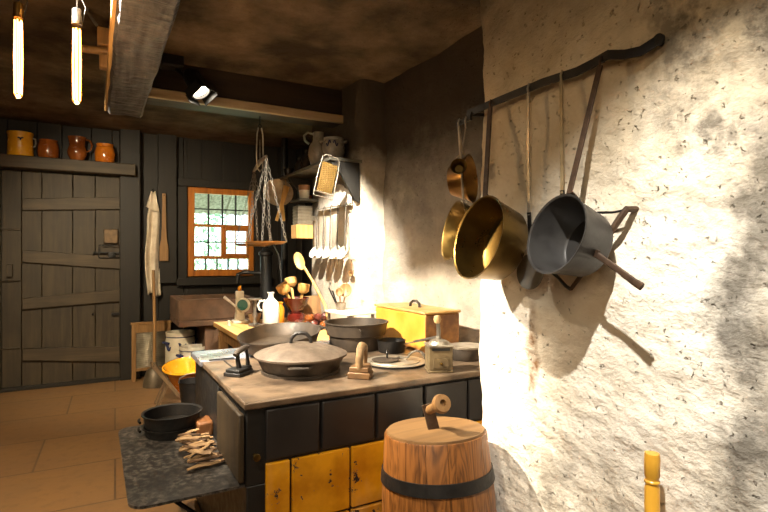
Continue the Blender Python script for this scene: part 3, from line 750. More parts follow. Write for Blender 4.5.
B().tube([V((.06 * cos(a), .06 * sin(a), .035)) for a in [2 * pi * i / 20 for i in range(20)]], .006, 6, True).bar((-.05, 0, .035), (.05, 0, .035), .012, .006).done('ring', IRON_PAN, t)
for a in (0, 2.1, 4.2): B().tube([(.06 * cos(a), .06 * sin(a), .035), (.07 * cos(a), .07 * sin(a), 0)], .006, 6).done('foot', IRON_PAN, t)

t = thing('stone_bottle', 'white stoneware bottle with loop handle on the work table', 'bottle', (1.155, 3.80, ZT))
B().lathe([(0, 0), (.058, 0), (.062, .008), (.062, .16), (.055, .19), (.03, .215), (.02, .23), (.02, .255), (.026, .258), (.026, .268), (.014, .27), (0, .262)], None, 36).done('bottle_body', WHITE, t)
B().tube([(-.035, .025, .205), (-.07, .04, .20), (-.085, .048, .17), (-.075, .042, .135), (-.05, .03, .125)], .008, 8).done('handle', WHITE, t)
t = thing('amber_jar', 'amber yellow jar between white bottle and red bowl', 'jar', (1.262, 3.95, ZT))
B().lathe([(0, 0), (.042, 0), (.046, .01), (.046, .13), (.034, .15), (.034, .165), (.038, .168), (.038, .178), (0, .178)], None, 28).done('jar_body', AMBER, t)

# red bowl on a pot, wooden mashers in it
t = thing('clay_pot', 'dark red clay pot under the red bowl', 'pot', (1.40, 3.93, ZT))
B().lathe([(0, 0), (.055, 0), (.075, .03), (.07, .075), (.058, .085), (.062, .092), (0, .092)], None, 30).done('pot_body', RED, t)
bw = thing('red_bowl', 'glossy red bowl holding wooden mashers', 'bowl', (1.40, 3.93, ZT + .0925))
B().lathe([(0, 0), (.045, 0), (.05, .012), (.085, .06), (.103, .108), (.107, .112), (.104, .116), (.098, .110), (.08, .064), (.04, .018), (0, .016)], None, 40).done('bowl_body', RED, bw)
def masher(label, p0, p1, rh, hh, m, name='potato_masher'):
    p0, p1 = V(p0), V(p1); t = thing(name, label, 'masher', p0, group='wooden tools in the red bowl'); d = (p1 - p0); L = d.length
    B(zto(d)).lathe([(0, 0), (.009, 0), (.011, L * .5), (.012, L - hh), (0, L - hh)], None, 12).done('shaft', W_PALE, t)
    B(zto(d)).lathe([(0, L - hh), (rh * .6, L - hh), (rh, L - hh * .7), (rh, L - .005), (rh - .005, L), (0, L)], None, 20).done('head', m, t)
zb = ZT + .0925
masher('orange-brown wooden masher leaning left in the red bowl', (1.395, 3.925, zb + .03), (1.28, 3.95, zb + .225), .05, .085, W_PALE)
masher('pale wooden masher standing upright in the red bowl', (1.40, 3.96, zb + .03), (1.385, 4.03, zb + .268), .05, .072, W_PALE)
masher('pale wooden masher at the right of the red bowl', (1.42, 3.91, zb + .03), (1.46, 3.90, zb + .228), .046, .08, W_PALE)
t = thing('wooden_spoon', 'long pale wooden spoon standing diagonally by the white wall', 'spoon', (1.498, 3.567, ZT + .17))
b = B().tube([(.02, -.05, -.17), (0, 0, 0), (-.058, .14, .20), (-.09, .21, .285)], [.011, .011, .010, .011], 10); b.done('shaft', W_PALE, t)
M = T(-.108, .25, .33) @ zto((-.55, -.8, .15), R(22))
B(M).lathe([(0, -.006), (.6, .002), (1, .016), (.96, .018), (.55, .008), (0, .002)] and [(0, -.008), (.02, -.006), (.038, .006), (.042, .014), (.037, .014), (.02, .002), (0, 0)], None, 24, sx=.9, sy=1.75).done('spoon_bowl', W_PALE, t)
t = thing('cutting_board', 'yellow-brown wooden board leaning behind the red bowl', 'board', (1.57, 4.07, ZT))
B(RX(R(-12)) @ RZ(R(-8))).prism(rrect(-.11, 0, .10, .205, .02, 4), .018, RX(pi / 2)).done('board', W_TAN, t, .003)

# dark bulbs heaped on the table
random.seed(21); pts = []
pos = [(1.31, 3.62, 0), (1.37, 3.58, 0), (1.43, 3.62, 0), (1.49, 3.57, 0), (1.55, 3.60, 0), (1.34, 3.70, 0), (1.41, 3.70, 0), (1.48, 3.66, 0), (1.55, 3.68, 0), (1.39, 3.635, 1), (1.46, 3.615, 1), (1.52, 3.635, 1), (1.43, 3.66, 1), (1.29, 3.55, 0), (1.22, 3.62, 0)]
bl = ['front of the heap below the red bowl', 'heap front, second along', 'heap front, third along', 'heap front, fourth along', 'heap front nearest the white stand', 'back of the heap below the red bowl', 'back of the heap, second along', 'back of the heap, third along', 'back of the heap nearest the stand',
      'on top of the heap, leftmost one', 'on top of the heap, middle front one', 'on top of the heap, rightmost one', 'on top of the heap, middle rear one', 'lying loose just before the heap', 'lying loose nearest the white bottle']
for i, (x, y, l) in enumerate(pos):
    r = random.uniform(.030, .036)
    t = thing('onion', f'dark red onion {bl[i]}', 'onion', (x, y, ZT + r * .85 + l * .05), random.random() * 6, 'dark onions heaped on the work table')
    M = RX(random.uniform(-.7, .7)) @ RY(random.uniform(-.7, .7))
    B(M).lathe([(0, -r * .85), (r * .5, -r * .75), (r, -.1 * r), (r * .85, r * .45), (r * .35, r * .8), (r * .12, r * 1.1), (0, r * 1.2)], None, 16).done('bulb', BULBS if i % 3 else GLAZE_DK, t)
t = thing('cork_pot', 'small tan wooden pot behind the lidded pan', 'pot', (1.13, 3.02, ZT))
B().lathe([(0, 0), (.045, 0), (.05, .02), (.048, .10), (.04, .115), (0, .115)], None, 24).done('pot_body', W_TAN, t)

# white stand with tools
ws = thing('enamel_stand', 'low white stand beside the white plaster wall', 'stand', (1.58, 3.30, ZT))
B(RZ(R(8))).span((-.12, -.16, .135), (.12, .16, .152)).done('stand_top', WHITE, ws, .004)
for x in (-.10, .10):
    for y in (-.13, .13): B(RZ(R(8))).span((x - .009, y - .009, 0), (x + .009, y + .009, .135)).done('leg', STEEL, ws)
for i, (x, y, m, lb) in enumerate(((1.535, 3.27, BLUE, 'small dark blue pot under the white stand'), (1.60, 3.33, STONEW, 'small grey pot under the white stand'))):
    t = thing('small_pot', lb, 'pot', (x, y, ZT), group='pots under the white stand')
    B().lathe(pan_prof(.03, .036, .08, .004), None, 24).done('pot_body', m, t)
zt = ZT + .1525
t = thing('utensil_cup', 'small grey cup holding kitchen utensils on the white stand', 'cup', (1.54, 3.38, zt))
B().lathe(pan_prof(.034, .038, .05, .003, .002), None, 28).done('cup_body', STEEL_L, t)
def utensil(label, dx, dy, h, lean, head, m, name='wooden_spoon', cat='spoon'):
    p = V((1.54 + dx, 3.38 + dy, zt + .006)); q = p + V((lean[0], lean[1], h)); t = thing(name, label, cat, p, group='utensils in the small grey cup')
    b = B().tube([(0, 0, 0), (q - p) * .5, q - p], [.005, .005, .006], 8); b.done('shaft', m, t)
    if head:
        B(T(tuple(q - p)) @ zto((-.5, -.85, .25))).lathe([(0, -.012), (head * .6, -.008), (head, .008), (head * .9, .010), (head * .55, .0), (0, -.004)], T(0, head * .8, 0), 24, sy=1.15).done('spoon_bowl', m, t)
utensil('round pale wooden spoon left in the utensil cup', .0, -.01, .10, (-.015, .0), .028, W_TAN)
utensil('large round brown wooden ladle in the utensil cup', .012, .0, .10, (.02, -.01), .045, W_TAN, 'wooden_ladle', 'ladle')
utensil('dark thin rod leaning far left in the utensil cup', -.015, .01, .15, (-.05, .05), 0, IRON, 'whisk_rod', 'rod')
utensil('dark thin rod in the middle of the utensil cup', -.01, .015, .13, (-.03, .04), 0, IRON, 'whisk_rod', 'rod')

# ------------------------------------------------------------------ chimney wall: shelf, jugs, ladles
sf = thing('wall_shelf', 'long dark grey shelf high on the chimney wall', 'shelf', (XC, 3.46, 2.0))
BRK = mat('bracket_paint', '#171511', '#201d18', 8, rough=.6, bump=.1)
SHELF = mat('shelf_paint', '#5a574d', '#46443c', 9, rough=.5, bump=.15)
B().span((-.245, 0, 0), (.02, 1.30, .024)).done('shelf_board', SHELF, sf, .003)
B().prism([(0, 0), (0, -.30), (-.04, -.28), (-.085, -.20), (-.15, -.10), (-.22, -.03), (-.23, 0)], .022, T(0, .03, 0) @ RX(pi / 2)).done('bracket', BRK, sf, .002)
B().prism([(0, 0), (0, -.30), (-.04, -.28), (-.085, -.20), (-.15, -.10), (-.22, -.03), (-.23, 0)], .022, T(0, .98, 0) @ RX(pi / 2)).done('bracket', BRK, sf, .002)
ZSH = 2.0245
t = thing('grey_jug', 'tall grey stoneware jug with loop handle on the shelf', 'jug', (1.57, 3.88, ZSH))
B().lathe([(0, 0), (.055, 0), (.06, .01), (.078, .06), (.082, .11), (.07, .16), (.048, .20), (.042, .235), (.044, .27), (.04, .27), (.036, .235), (0, .21)], None, 36).done('jug_body', STONEW, t)
B().tube([(-.035, .02, .255), (-.075, .04, .27), (-.10, .055, .245), (-.095, .05, .205), (-.065, .035, .18)], .010, 8).done('handle', STONEW, t)
t = thing('grey_crock', 'round grey stoneware crock with dark blue scroll on shelf end', 'crock', (1.605, 3.66, ZSH))
B().lathe([(0, 0), (.07, 0), (.08, .012), (.082, .02), (.072, .03), (.088, .08), (.09, .115), (.08, .15), (.072, .165), (.08, .172), (.08, .182), (.068, .182), (.06, .16), (0, .15)], None, 36).done('crock_body', STONEW, t)
b = B()
for k in (-1, 1): b.tube([V((.0885 * cos(a), .0885 * sin(a), .13 + zz)) for a, zz in [(R(-120) + k * .12 + k * .38 * i / 10, .022 * sin(i / 10 * 2 * pi)) for i in range(11)]], .005, 6)
b.done('blue_scroll', BLUE, t)
for k in (R(150), R(-30)): B(RZ(k)).tube([(.078, -.03, .15), (.10, -.02, .155), (.105, 0, .157), (.10, .02, .155), (.078, .03, .15)], .008, 8).done('lug', STONEW, t)
for i, (x, y, h, lb) in enumerate(((1.555, 4.12, .17, 'dark bottle on the shelf just behind the grey jug'), (1.56, 4.30, .14, 'dark small bottle on the shelf middle'), (1.545, 4.55, .07, 'low dark pot at the far shelf end'))):
    t = thing('dark_bottle' if i < 2 else 'dark_pot', lb, 'bottle' if i < 2 else 'pot', (x, y, ZSH), group='dark vessels on the shelf')
    r = .04
    B().lathe([(0, 0), (r, 0), (r, h * .55), (r * .4, h * .75), (r * .35, h * .95), (r * .45, h), (0, h)] if i < 2 else pan_prof(.03, .05, h, .005), None, 24).done('vessel_body', mat('glaze_black' + str(i), '#3a342d', '#2a2520', 8, rough=.25), t)

# grater hanging at the shelf end
t = thing('grater', 'brass sheet grater in wire frame hanging at the shelf end', 'grater', (1.49, 3.425, 2.02))
G = RY(R(13)) @ Matrix.Scale(1.14, 4)
def grat_mat():
    m = NT('grater_sheet'); vo = m.n('ShaderNodeTexVoronoi'); vo.inputs['Scale'].default_value = 75; vo.inputs['Randomness'].default_value = .15
    m.set(vo.inputs['Vector'], m.co((1, .2, 1)))
    k = m.rng(vo.outputs['Distance'], .25, .4); m.base(m.mix(k, lin('#3a2a10'), lin('#6f5626'))); m.metal(.6); m.rough(.4); m.bump(k, .6, -.004); return m.m
B(G).prism(rrect(-.052, -.235, .052, -.05, .006, 3), .004, T(0, 0, 0) @ RX(pi / 2)).done('sheet', grat_mat(), t)
B(G).tube([(-.066, 0, -.27), (-.066, 0, -.10), (-.058, 0, -.02), (-.04, 0, .0), (.04, 0, .0), (.058, 0, -.02), (.066, 0, -.10), (.066, 0, -.27)], .003, 6, True).tube([(-.066, 0, -.242), (.066, 0, -.242)], .004, 6).done('wire_frame', STEEL_L, t)
B(G).tube([(0, 0, 0), (0, .02, .012), (0, .05, .004)], .003, 6).done('hook', STEEL, t)

# lower board, cup, hanging lid, scoop, salt box
lb = thing('lower_shelf', 'short dark lower shelf under the long shelf', 'shelf', (XC, 4.22, 1.78))
B().span((-.20, 0, 0), (.02, .25, .02)).done('shelf_board', SHELF, lb, .003)
B().prism([(0, 0), (0, -.14), (-.05, -.10), (-.14, 0)], .02, T(0, .24, 0) @ RX(pi / 2)).done('bracket', SHELF, lb)
t = thing('white_cup', 'white beaker with brown rim on the lower shelf', 'cup', (1.60, 4.28, 1.8005))
B().lathe([(0, 0), (.04, 0), (.046, .07), (.044, .07), (.036, .06), (0, .06)] and [(0, 0), (.042, 0), (.048, .075), (.044, .075), (.038, .006), (0, .006)], None, 28).done('cup_body', WHITE, t)
tag(B().lathe([(.048, .0755), (.05, .118), (.046, .118), (.044, .0755)], None, 28).done('rim_band', mat('cup_brown', '#a07a5a', '#7f5d40'), t), 'brown band')
t = thing('red_dish', 'small orange-red dish on the lower shelf behind the white beaker', 'dish', (1.665, 4.39, 1.8005))
B().lathe(pan_prof(.035, .05, .04, .005), None, 24).done('dish_body', GLAZE_OR, t)
t = thing('round_tray', 'grey round tray hung below the far shelf end', 'tray', (1.50, 4.70, 1.90))
B(zto((-.35, -.75, -.55))).lathe([(0, 0), (.115, 0), (.14, .006), (.14, .012), (.10, .014), (0, .03)], None, 36).done('disc', STEEL_L, t)
B().tube([(0, 0, .02), (.0, .02, .11)], .004, 6).done('hook', IRON, t)
t = thing('wooden_tongs', 'pale wooden tongs hanging in front of the grey tray', 'tongs', (1.485, 4.55, 1.87))
B().bar((.045, 0, .07), (.0, 0, -.10), .06, .014, (1, 0, 0), .55).bar((0, 0, -.09), (-.05, 0, -.25), .026, .012, (1, 0, 0)).bar((0, 0, -.07), (.022, .01, -.25), .026, .012, (1, 0, 0)).tube([(.04, 0, .06), (.05, .04, .135)], .003).done('arms', W_PALE, t)
sb = thing('salt_box', 'cream salt box with grey ribbed lid on the chimney wall', 'box', (1.63, 4.34, 1.455))
B().span((-.105, -.07, 0), (.05, .07, .12)).done('box_body', W_PALE, sb, .004)
b = B().span((-.09, -.065, .122), (.045, .065, .285)).span((.04, -.03, .16), (.12, .03, .20))
for i in range(5): b.span((-.096, -.07, .135 + i * .028), (.045, .06, .149 + i * .028))
b.done('ribbed_lid', ZINC, sb, .003)

# ladle rack
rk = thing('ladle_rack', 'white enamel ladle rack on the white chimney wall', 'rack', (XC - .022, 3.88, 1.70))
pl = []
for i in range(13):
    u = -1 + 2 * i / 12; pl.append((u * .32, .10 + .06 * (1 - u * u) + (.02 if abs(u) < .55 else 0)))
B().prism([(-.33, -.01), (.33, -.01)] + pl[::-1], .008, RZ(pi / 2) @ RX(pi / 2) @ T(0, 0, -.012)).done('back_plate', WHITE, rk, .002)
rail_o = B().tube([(.0, -.33, .0), (-.03, -.325, -.005), (-.03, 0, 0), (-.03, .325, .005), (0, .33, .005)], .005, 8).done('rail', STEEL_L, rk)
def ladle():
    t = thing('ladle', 'x', 'ladle', (0, 0, 0), group='ladles on the white rack')
    B().tube([(-.008, 0, -.02), (-.006, 0, .004), (.002, 0, .010), (.008, 0, .002)], .003, 6).tube([(-.008, 0, -.02), (-.012, 0, -.2), (-.014, 0, -.35)], [.0045, .005, .006], 6).done('shaft', mat('ladle_shaft', '#6b655b', '#57524a', 10, rough=.5, metal=.3), t)
    B(T(-.032, 0, -.375) @ zto((-.85, -.2, .5)) @ Matrix.Scale(1.15, 4)).lathe([(0, -.034), (.028, -.03), (.047, -.008), (.052, .006), (.048, .007), (.043, -.006), (.025, -.024), (0, -.028)], None, 24).done('ladle_bowl', WHITE, t)
    return t
l0 = ladle()
lbl = ['ladle hanging nearest the shelf bracket end of the white rack', 'second ladle from the near end of the white rack', 'ladle at the middle of the white rack', 'second ladle from the far end of the white rack', 'ladle at the far end of the white rack']
for i in range(5):
    o = l0 if i == 0 else copy_tree(l0)
    o.location = (XC - .052, 3.585 + i * .145, 1.70 + .002 * i - .0); o['label'] = 'white enamel ' + lbl[i]
# skimmers hanging lower on the chimney wall
for i, (y, z, lb) in enumerate(((3.56, 1.17, 'small wooden spoon hanging low on the white chimney wall'),)):
    t = thing('hanging_spoon', lb, 'spoon', (XC - .025, y, z))
    B().tube([(.03, 0, .105), (0, 0, .10), (0, 0, -.03)], .004, 6).done('shaft', W_TAN, t)
    B(T(0, 0, .0) @ zto((-1, 0, 0))).lathe([(0, -.008), (.02, -.004), (.026, .006), (.018, .004), (0, -.003)], None, 20, sy=1, sx=1.6).done('spoon_bowl', W_TAN, t)

# ------------------------------------------------------------------ balance scale under the cross beam
sc = thing('balance_scale', 'hanging iron balance scale with two chain-hung pans', 'scale', (1.10, 3.90, 2.37))
B().tube([(0, 0, .01), (0, 0, -.06), (.012, 0, -.075), (0, 0, -.09), (-.012, 0, -.075), (0, 0, -.06)], .005, 6).done('hook', IRON, sc)
b = B(); pts = [(-.012, 0, -.09)] + [(-.022, 0, -.14), (-.026, 0, -.30), (-.02, 0, -.40), (0, 0, -.425), (.02, 0, -.40), (.026, 0, -.30), (.022, 0, -.14), (.012, 0, -.09)]
b.tube(pts, .0055, 8).done('stirrup', STEEL_L, sc)
E0, E1 = V((0, .17, -.395)), V((0, -.17, -.335))
B().tube([E0, E0 * .5 + E1 * .5 + V((0, 0, .015)), E1], [.010, .018, .010], 8).tube([(0, 0, -.36), (0, 0, -.18)], [.006, .002], 6).done('beam', STEEL_L, sc)
def chain(b, p, q, link=.034, r=.0021):
    p, q = V(p), V(q); d = q - p; n = max(2, int(d.length / link)); z = d.normalized(); x = z.orthogonal().normalized(); y = z.cross(x)
    for i in range(n):
        c = p + d * (i + .5) / n; a, bb = (x, y) if i % 2 else (y, x); hl = d.length / n * .62
        b.tube([c + z * hl * cos(2 * pi * k / 8) + a * .0088 * sin(2 * pi * k / 8) for k in range(8)], r, 5, True)
for e, zc in ((E0, -.995), (E1, -.985)):
    c = V((0, e.y, zc)); R0 = .147
    pn = B(T(tuple(c))).lathe([(0, 0), (R0 * .8, .002), (R0, .018), (R0 + .004, .022), (R0 - .004, .022), (R0 * .78, .006), (0, .004)], None, 40).done('scale_pan', mat('scale_pan_wood' + str(int(e.y > 0)), '#a8824e', '#7d5d34', 8, rough=.4, metal=.4), sc)
    B().tube(arc(e + V((0, 0, -.008)), .01, 0, 2 * pi, 10), .003, 6).done('ring', STEEL, sc)
    for k in range(4):
        a = pi / 4 + .3 + k * pi / 2
        b = B(); chain(b, e + V((0, 0, -.018)), c + V((R0 * cos(a), R0 * sin(a), .022))); b.done('chain', STEEL, sc)

# ------------------------------------------------------------------ lamp on the cross beam
P0 = V((.60, 3.63, 2.44)); tgt = V((1.2, 2.9, 1.0)); dr = (tgt - P0).normalized()
lamp = thing('spotlight', 'black spotlight with glowing lens clamped by the ceiling beams', 'spotlight', P0)
M = zto(dr) @ Matrix.Scale(1.3, 4)
B(M).lathe([(0, -.10), (.03, -.10), (.045, -.07), (.048, .02), (.052, .03), (.052, .045), (.044, .045), (.042, .02), (0, .015)], None, 28).done('lamp_head', BLACKPL, lamp)
tag(B(M).lathe([(0, .022), (.040, .022), (.040, .027), (0, .030)], None, 24).done('lens', LENS, lamp), 'glowing lens')
B(M).box((0, .062, .05), (.09, .003, .06)).box((.062, 0, .045), (.003, .09, .055)).box((-.062, 0, .045), (.003, .09, .055)).box((0, -.062, .045), (.08, .003, .05)).done('barn_door', BLACKPL, lamp)
B().tube([(0, .0, .02), (-.06, .06, .06), (-.12, .08, .12), (-.12, .08, .2)], .014, 8).done('arm', BLACKPL, lamp)
B().span((-.22, .02, .12), (-.08, .15, .2)).done('clamp', BLACKPL, lamp, .01)
l = light('spotlight_lamp', 'SPOT', P0 + dr * .05, tgt, 45, WARM, spot_size=R(110), spot_blend=.8, shadow_soft_size=.03)
# two tube filament bulbs
def bulb(name, label, x, y, ztop, L, up):
    t = thing(name, label, 'bulb', (x, y, ztop), group='tube filament bulbs')
    g = B().lathe([(0, 0), (.020, -.002), (.021, -L * .5), (.020, -L + .015), (.010, -L + .003), (0, -L)], None, 24).done('glass_tube', BULBG, t)
    b = B()
    for k in range(6):
        a = k * pi / 3 + .4; b.tube([(.012 * cos(a), .012 * sin(a), -.03 if up else -.02), (.014 * cos(a), .014 * sin(a), -L / 2), (.012 * cos(a), .012 * sin(a), -L + .02)], .0021, 6)
    b.done('filament', FILAMENT, t)
    B().lathe([(0, .05), (.012, .05), (.017, .045), (.018, .0), (.017, -.012), (0, -.012)], None, 20).done('socket', BRASS if not up else IRON, t)
    B().tube([(0, 0, .05), (.004, 0, .15), (0, 0, 2.62 - ztop)], .003, 6).tube([(.018, 0, -.01), (.03, .0, .06), (.012, 0, .10)], .002, 5).done('cord', IRON, t)
    pl = bpy.data.lights.new(name + '_glow', 'POINT'); pl.energy = 8; pl.color = (1, .66, .32); pl.shadow_soft_size = .05
    po = bpy.data.objects.new(name + '_glow', pl); C.objects.link(po); po.location = (x, y, ztop - L - .04)
bulb('tube_bulb', 'glowing tube filament bulb, the one farther from the hewn beam', -.26, 2.44, 2.235, .325, False)
bulb('tube_bulb', 'glowing tube filament bulb, the one nearer the hewn beam', -.062, 2.34, 2.215, .325, True)
# peg board by the beam
t = thing('beam_pegs', 'wooden peg and iron clip on the side of the hewn beam', 'peg', (.07, 3.2, 2.42))
B().tube([(.01, 0, .0), (-.16, 0, -.01)], [.022, .02], 10).done('peg', W_TAN, t)
B().span((-.05, -.03, -.10), (.01, .03, -.022)).done('block', W_TAN, t, .008); B().span((-.06, -.03, .022), (.01, .03, .12)).done('block', W_TAN, t, .008)
B().tube([(-.02, 0, .22), (-.09, 0, .26), (-.11, 0, .2), (-.06, 0, .13)], .008, 6).done('clip', STEEL, t)

# ------------------------------------------------------------------ back of the room
ZL = 2.2555
t = thing('yellow_jar', 'yellow jar with small dark crest on the ledge above the door', 'jar', (-.626, 6.03, ZL))
B().lathe([(0, 0), (.10, 0), (.106, .01), (.100, .17), (.102, .2), (.108, .215), (.108, .228), (.096, .228), (.092, .2), (0, .18)], None, 36).done('jar_body', YELLOW, t)
B().tube([(.098, 0, .185), (.12, 0, .18), (.124, 0, .14), (.118, 0, .11), (.10, 0, .10)], .008, 8).done('handle', STONEW, t)
B(T(.012, -.1015, .15) @ RX(pi / 2)).prism([(-.028, .012), (-.01, .006), (0, -.014), (.01, .006), (.028, .012), (.016, .022), (0, .016), (-.016, .022)], .004).done('crest', BLACKPL, t)
t = thing('brown_jar', 'dark brown glazed jar without handle above the door', 'jar', (-.40, 6.04, ZL))
B().lathe([(0, 0), (.075, 0), (.088, .03), (.09, .10), (.082, .155), (.076, .17), (.08, .182), (.07, .185), (.064, .165), (0, .15)], None, 36).done('jar_body', GLAZE_BR, t)
t = thing('brown_pitcher', 'brown pitcher with handle and dark neck above the door', 'pitcher', (-.157, 6.03, ZL))
B().lathe([(0, 0), (.06, 0), (.062, .012), (.085, .06), (.088, .10), (.07, .15), (.074, .2), (.084, .238), (.076, .24), (.066, .2), (0, .16)], None, 36).done('pitcher_body', GLAZE_DK, t)
B().tube([(.07, 0, .225), (.115, 0, .215), (.13, 0, .17), (.12, 0, .12), (.085, 0, .10)], .009, 8).done('handle', GLAZE_DK, t)
t = thing('orange_jar', 'orange glazed jar nearest the post above the door', 'jar', (.089, 6.03, ZL))
B().lathe([(0, 0), (.078, 0), (.09, .025), (.094, .09), (.085, .15), (.076, .165), (.08, .18), (.082, .192), (.072, .194), (.066, .165), (0, .15)], None, 36).done('jar_body', GLAZE_OR, t)

# white cloth shirt hanging
t = thing('linen_towel', 'white linen towel hanging on the dark back wall', 'towel', (.545, 6.10, 1.98))
b = B(); rows = []; n = 34
for j in range(n + 1):
    v = j / n; z = -1.10 * v
    wl = -.012 - .065 * min(1, v * 4.5) + .015 * sin(v * 7) + .02 * v; wr = .012 + .055 * min(1, v * 5) + .01 * sin(v * 5 + 1) + .015 * v
    r = []
    for i in range(15):
        s = i / 14; x = wl + (wr - wl) * s
        y = -.015 - .022 * sin(s * 10 + v * 2) * min(1, v * 3 + .25) - .02 * v
        r.append(b.v((x, y, z + .02 * sin(s * 6) * v)))
    rows.append(r)
for a, c in zip(rows, rows[1:]):
    for i in range(14): b.f([a[i], a[i + 1], c[i + 1], c[i]])
ct = b.done('cloth', LINEN, t); md = ct.modifiers.new('thick', 'SOLIDIFY'); md.thickness = .006
b = B(); rows = []
for j in range(9):
    v = j / 8; r = []
    for i in range(9):
        s = i / 8; r.append(b.v((-.02 - .05 * v + (.04 + .09 * v) * s, -.045 - .012 * sin(s * 8) - .004 * v, -.0 - .17 * v - .05 * v * s + .04 * abs(s - .5))))
    rows.append(r)
for a, c in zip(rows, rows[1:]):
    for i in range(8): b.f([a[i], a[i + 1], c[i + 1], c[i]])
f = b.done('fold', LINEN, t); md = f.modifiers.new('thick', 'SOLIDIFY'); md.thickness = .006
B().tube([(0, .05, .03), (0, -.03, .03), (0, -.04, .045)], .006, 6).done('nail', IRON, t)
# wooden paddle
t = thing('wooden_paddle', 'long wooden stirring paddle hanging between towel and window', 'paddle', (.655, 6.07, 1.98))
B().prism([(-.018, 0), (-.022, -.35), (-.03, -.5), (-.045, -.58), (-.045, -.735), (.045, -.735), (.045, -.58), (.03, -.5), (.022, -.35), (.018, 0)], .022, RX(pi / 2)).done('blade', W_TAN, t, .004)
B().tube([(0, .03, -.02), (0, -.03, -.02)], .006, 6).done('nail', IRON, t)

# washboard
t = thing('washboard', 'wooden washboard with ribbed zinc panel by the door post', 'washboard', (.52, 5.93, 0), R(6))
b = B().span((-.19, 0, 0), (-.15, .035, .60)).span((.15, 0, 0), (.19, .035, .60)).span((-.20, -.008, .585), (.20, .043, .61)).span((-.15, .003, .50), (.15, .03, .585)).span((-.15, .003, .10), (.15, .03, .13))
b.done('frame', W_TAN, t, .003)
b = B()
n = 54
prev = None
for i in range(n + 1):
    z = .13 + .37 * i / n; y = .014 + .004 * sin(i * pi / 1.5)
    cur = (b.v((-.15, y, z)), b.v((.15, y, z)))
    if prev: b.f([prev[0], prev[1], cur[1], cur[0]])
    prev = cur
z_ = b.done('ribbed_panel', ZINC, t); md = z_.modifiers.new('thick', 'SOLIDIFY'); md.thickness = .003
# laundry plunger
t = thing('laundry_plunger', 'metal bell laundry plunger with long wooden stick', 'plunger', (.52, 5.62, 0))
B().lathe([(.104, 0), (.11, 0), (.108, .03), (.092, .11), (.07, .165), (.035, .19), (.024, .24), (.018, .24), (.018, .19), (.06, .155), (.086, .1)], None, 32).done('bell', mat('bell_metal', '#6e6250', '#54493a', 8, rough=.4, metal=.5), t)
B().tube([(0, 0, .18), (.0, .005, .7), (-.01, .01, 1.16)], [.017, .016, .014], 10).done('stick', W_TAN, t)
# trestle
t = thing('small_trestle', 'small brown wooden folding trestle on the flagstones', 'trestle', (.565, 4.79, 0))
for k in (0, 1):
    b = B().bar((-.13, .18 * k, .36), (.13, .18 * k, .0), .042, .026, (0, 1, 0)); b.done('leg', W_TREST, t, .003)
    b = B().bar((-.02, .03 + .12 * k, .19), (-.10, .03 + .12 * k, .0), .04, .024, (0, 1, 0)); b.done('leg', W_TREST, t, .003)
B().tube([(-.125, -.015, .35), (-.125, .195, .35)], .016, 8).done('crossbar', W_TREST, t)
# crocks, bowls, bucket
def crock(label, loc, r, h, decor, seed):
    t = thing('stoneware_crock', label, 'crock', loc, group='decorated crocks on the floor')
    B().lathe([(0, 0), (r * .8, 0), (r * .86, .02), (r, h * .35), (r, h * .8), (r * .93, h * .9), (r * .96, h * .93), (r * .98, h), (r * .88, h), (r * .86, h * .9), (r * .9, h * .5), (0, .03)], None, 40).done('crock_body', CREAM, t)
    b = B()
    for k in range(3):
        a0 = R(-165 + 60 * k); b.tube([V(((r + .001) * cos(a0 + .5 * i / 12), (r + .001) * sin(a0 + .5 * i / 12), h * .72 + .035 * sin(i / 12 * 2 * pi + k))) for i in range(13)], [.006 + .012 * sin(pi * i / 12) for i in range(13)], 6)
    b.lathe([(r * .975, h * .90), (r * .99, h * .905), (r * .99, h * .915), (r * .975, h * .92)], None, 40)
    b.done('blue_decor', decor, t)
    for a in (R(200), R(20)): B(RZ(a)).tube([(r * .95, -.05, h * .78), (r * 1.13, -.03, h * .8), (r * 1.16, 0, h * .8), (r * 1.13, .03, h * .8), (r * .95, .05, h * .78)], .014, 8).done('lug', BLUE, t)
crock('cream blue-painted crock below the sink, the taller rear one', (.79, 5.82, 0), .15, .50, BLUE, 1)
crock('cream blue-painted crock just behind the yellow bowl', (.87, 5.52, 0), .137, .385, BLUE, 2)
t = thing('yellow_bowl', 'deep bowl with bright yellow inside tilted forward on the floor', 'bowl', (.765, 5.13, .022))
t.rotation_euler = Matrix.Rotation(R(11), 3, V((.872, -.489, 0))).to_euler()
B().lathe([(0, 0), (.10, 0), (.105, .02), (.155, .14), (.192, .245), (.207, .257), (.208, .268), (.196, .270), (.182, .25), (.145, .15), (.09, .03), (0, .025)], None, 48).done('bowl_body', GLAZE_OR, t)
B().lathe([(0, .027), (.0885, .032), (.1435, .1515), (.1805, .251), (.195, .272), (.2085, .2705), (.2095, .258), (.207, .2555), (.206, .258), (.206, .268), (.196, .2702), (.182, .2502), (.145, .1502), (.09, .0302), (0, .0255)], None, 48).done('glaze', YELLOW, t)
t = thing('iron_bucket', 'dark bucket with wire bail beside the range and yellow bowl', 'bucket', (.71, 4.52, 0))
B().lathe(pan_prof(.085, .11, .26, .004, .004), None, 32).done('bucket_body', IRON, t)
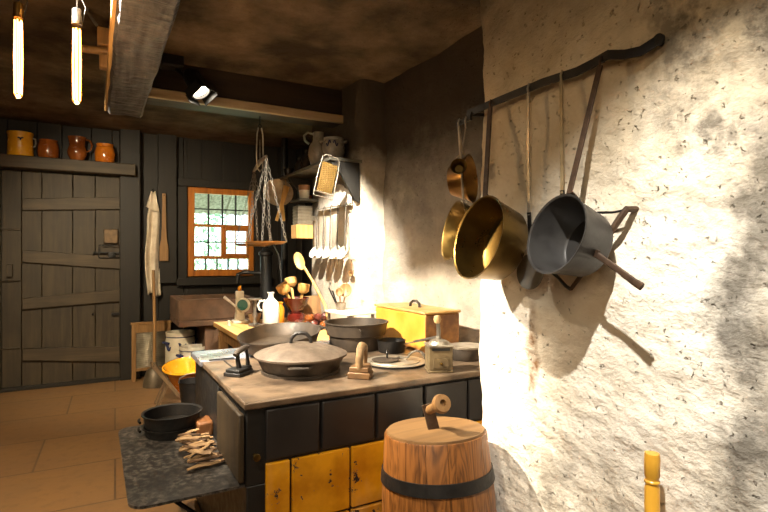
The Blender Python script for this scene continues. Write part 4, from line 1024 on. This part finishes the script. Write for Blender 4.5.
B().tube([(.11, 0, .25), (.105, -.03, .30), (.05, -.06, .335), (-.05, -.06, .335), (-.105, -.03, .30), (-.11, 0, .25)], .005, 6).done('bail', STEEL_L, t)
t = thing('tin_cup', 'pale tin cup standing in front of the dark bucket', 'cup', (.58, 4.50, 0))
B().lathe(pan_prof(.035, .04, .07, .003, .003), None, 24).done('cup_body', STEEL_L, t)
t = thing('yellow_jug', 'small yellow jug on the floor under the work table', 'jug', (1.10, 4.55, 0))
B().lathe([(0, 0), (.07, 0), (.09, .06), (.085, .14), (.06, .19), (.065, .22), (.058, .22), (.05, .19), (0, .16)], None, 30).done('jug_body', YELLOW, t)

# sink and pump
t = thing('stone_sink', 'brown stone sink under the window on a stone pillar', 'sink', (1.09, 5.62, 0))
b = B().span((-.38, -.27, .60), (.38, .42, .66))
b.span((-.38, -.27, .66), (.38, -.20, .87)).span((-.38, .36, .66), (.38, .42, .87)).span((-.38, -.20, .66), (-.31, .36, .87)).span((.31, -.20, .66), (.38, .36, .87))
b.done('basin', STONE, t, .012)
B().span((-.12, -.2, 0), (.04, .34, .60)).done('pillar', STONE, t, .012)
t = thing('water_pump', 'black iron hand pump with curved spout by the sink', 'pump', (1.56, 5.30, 0))
B().lathe([(0, 0), (.09, 0), (.09, .02), (.06, .03), (.06, 1.30), (.075, 1.31), (.075, 1.34), (.05, 1.36), (.02, 1.40), (0, 1.40)], None, 28).done('barrel', BLACKPL, t)
B().tube([(0, 0, 1.12), (-.12, .04, 1.125), (-.22, .07, 1.13), (-.27, .085, 1.11), (-.275, .087, 1.02)], [.025, .022, .022, .022, .02], 10).done('spout', BLACKPL, t)
B().tube([(0, -.03, 1.36), (.05, -.10, 1.42), (.08, -.2, 1.30), (.09, -.26, 1.0)], .012, 8).done('pump_handle', BLACKPL, t)
t = thing('standing_pipe', 'dark vertical pipe in the corner right of the pump', 'pipe', (1.86, 5.6, 0))
B().tube([(0, 0, 0), (0, 0, 2.62)], .035, 14).done('pipe', IRON, t)
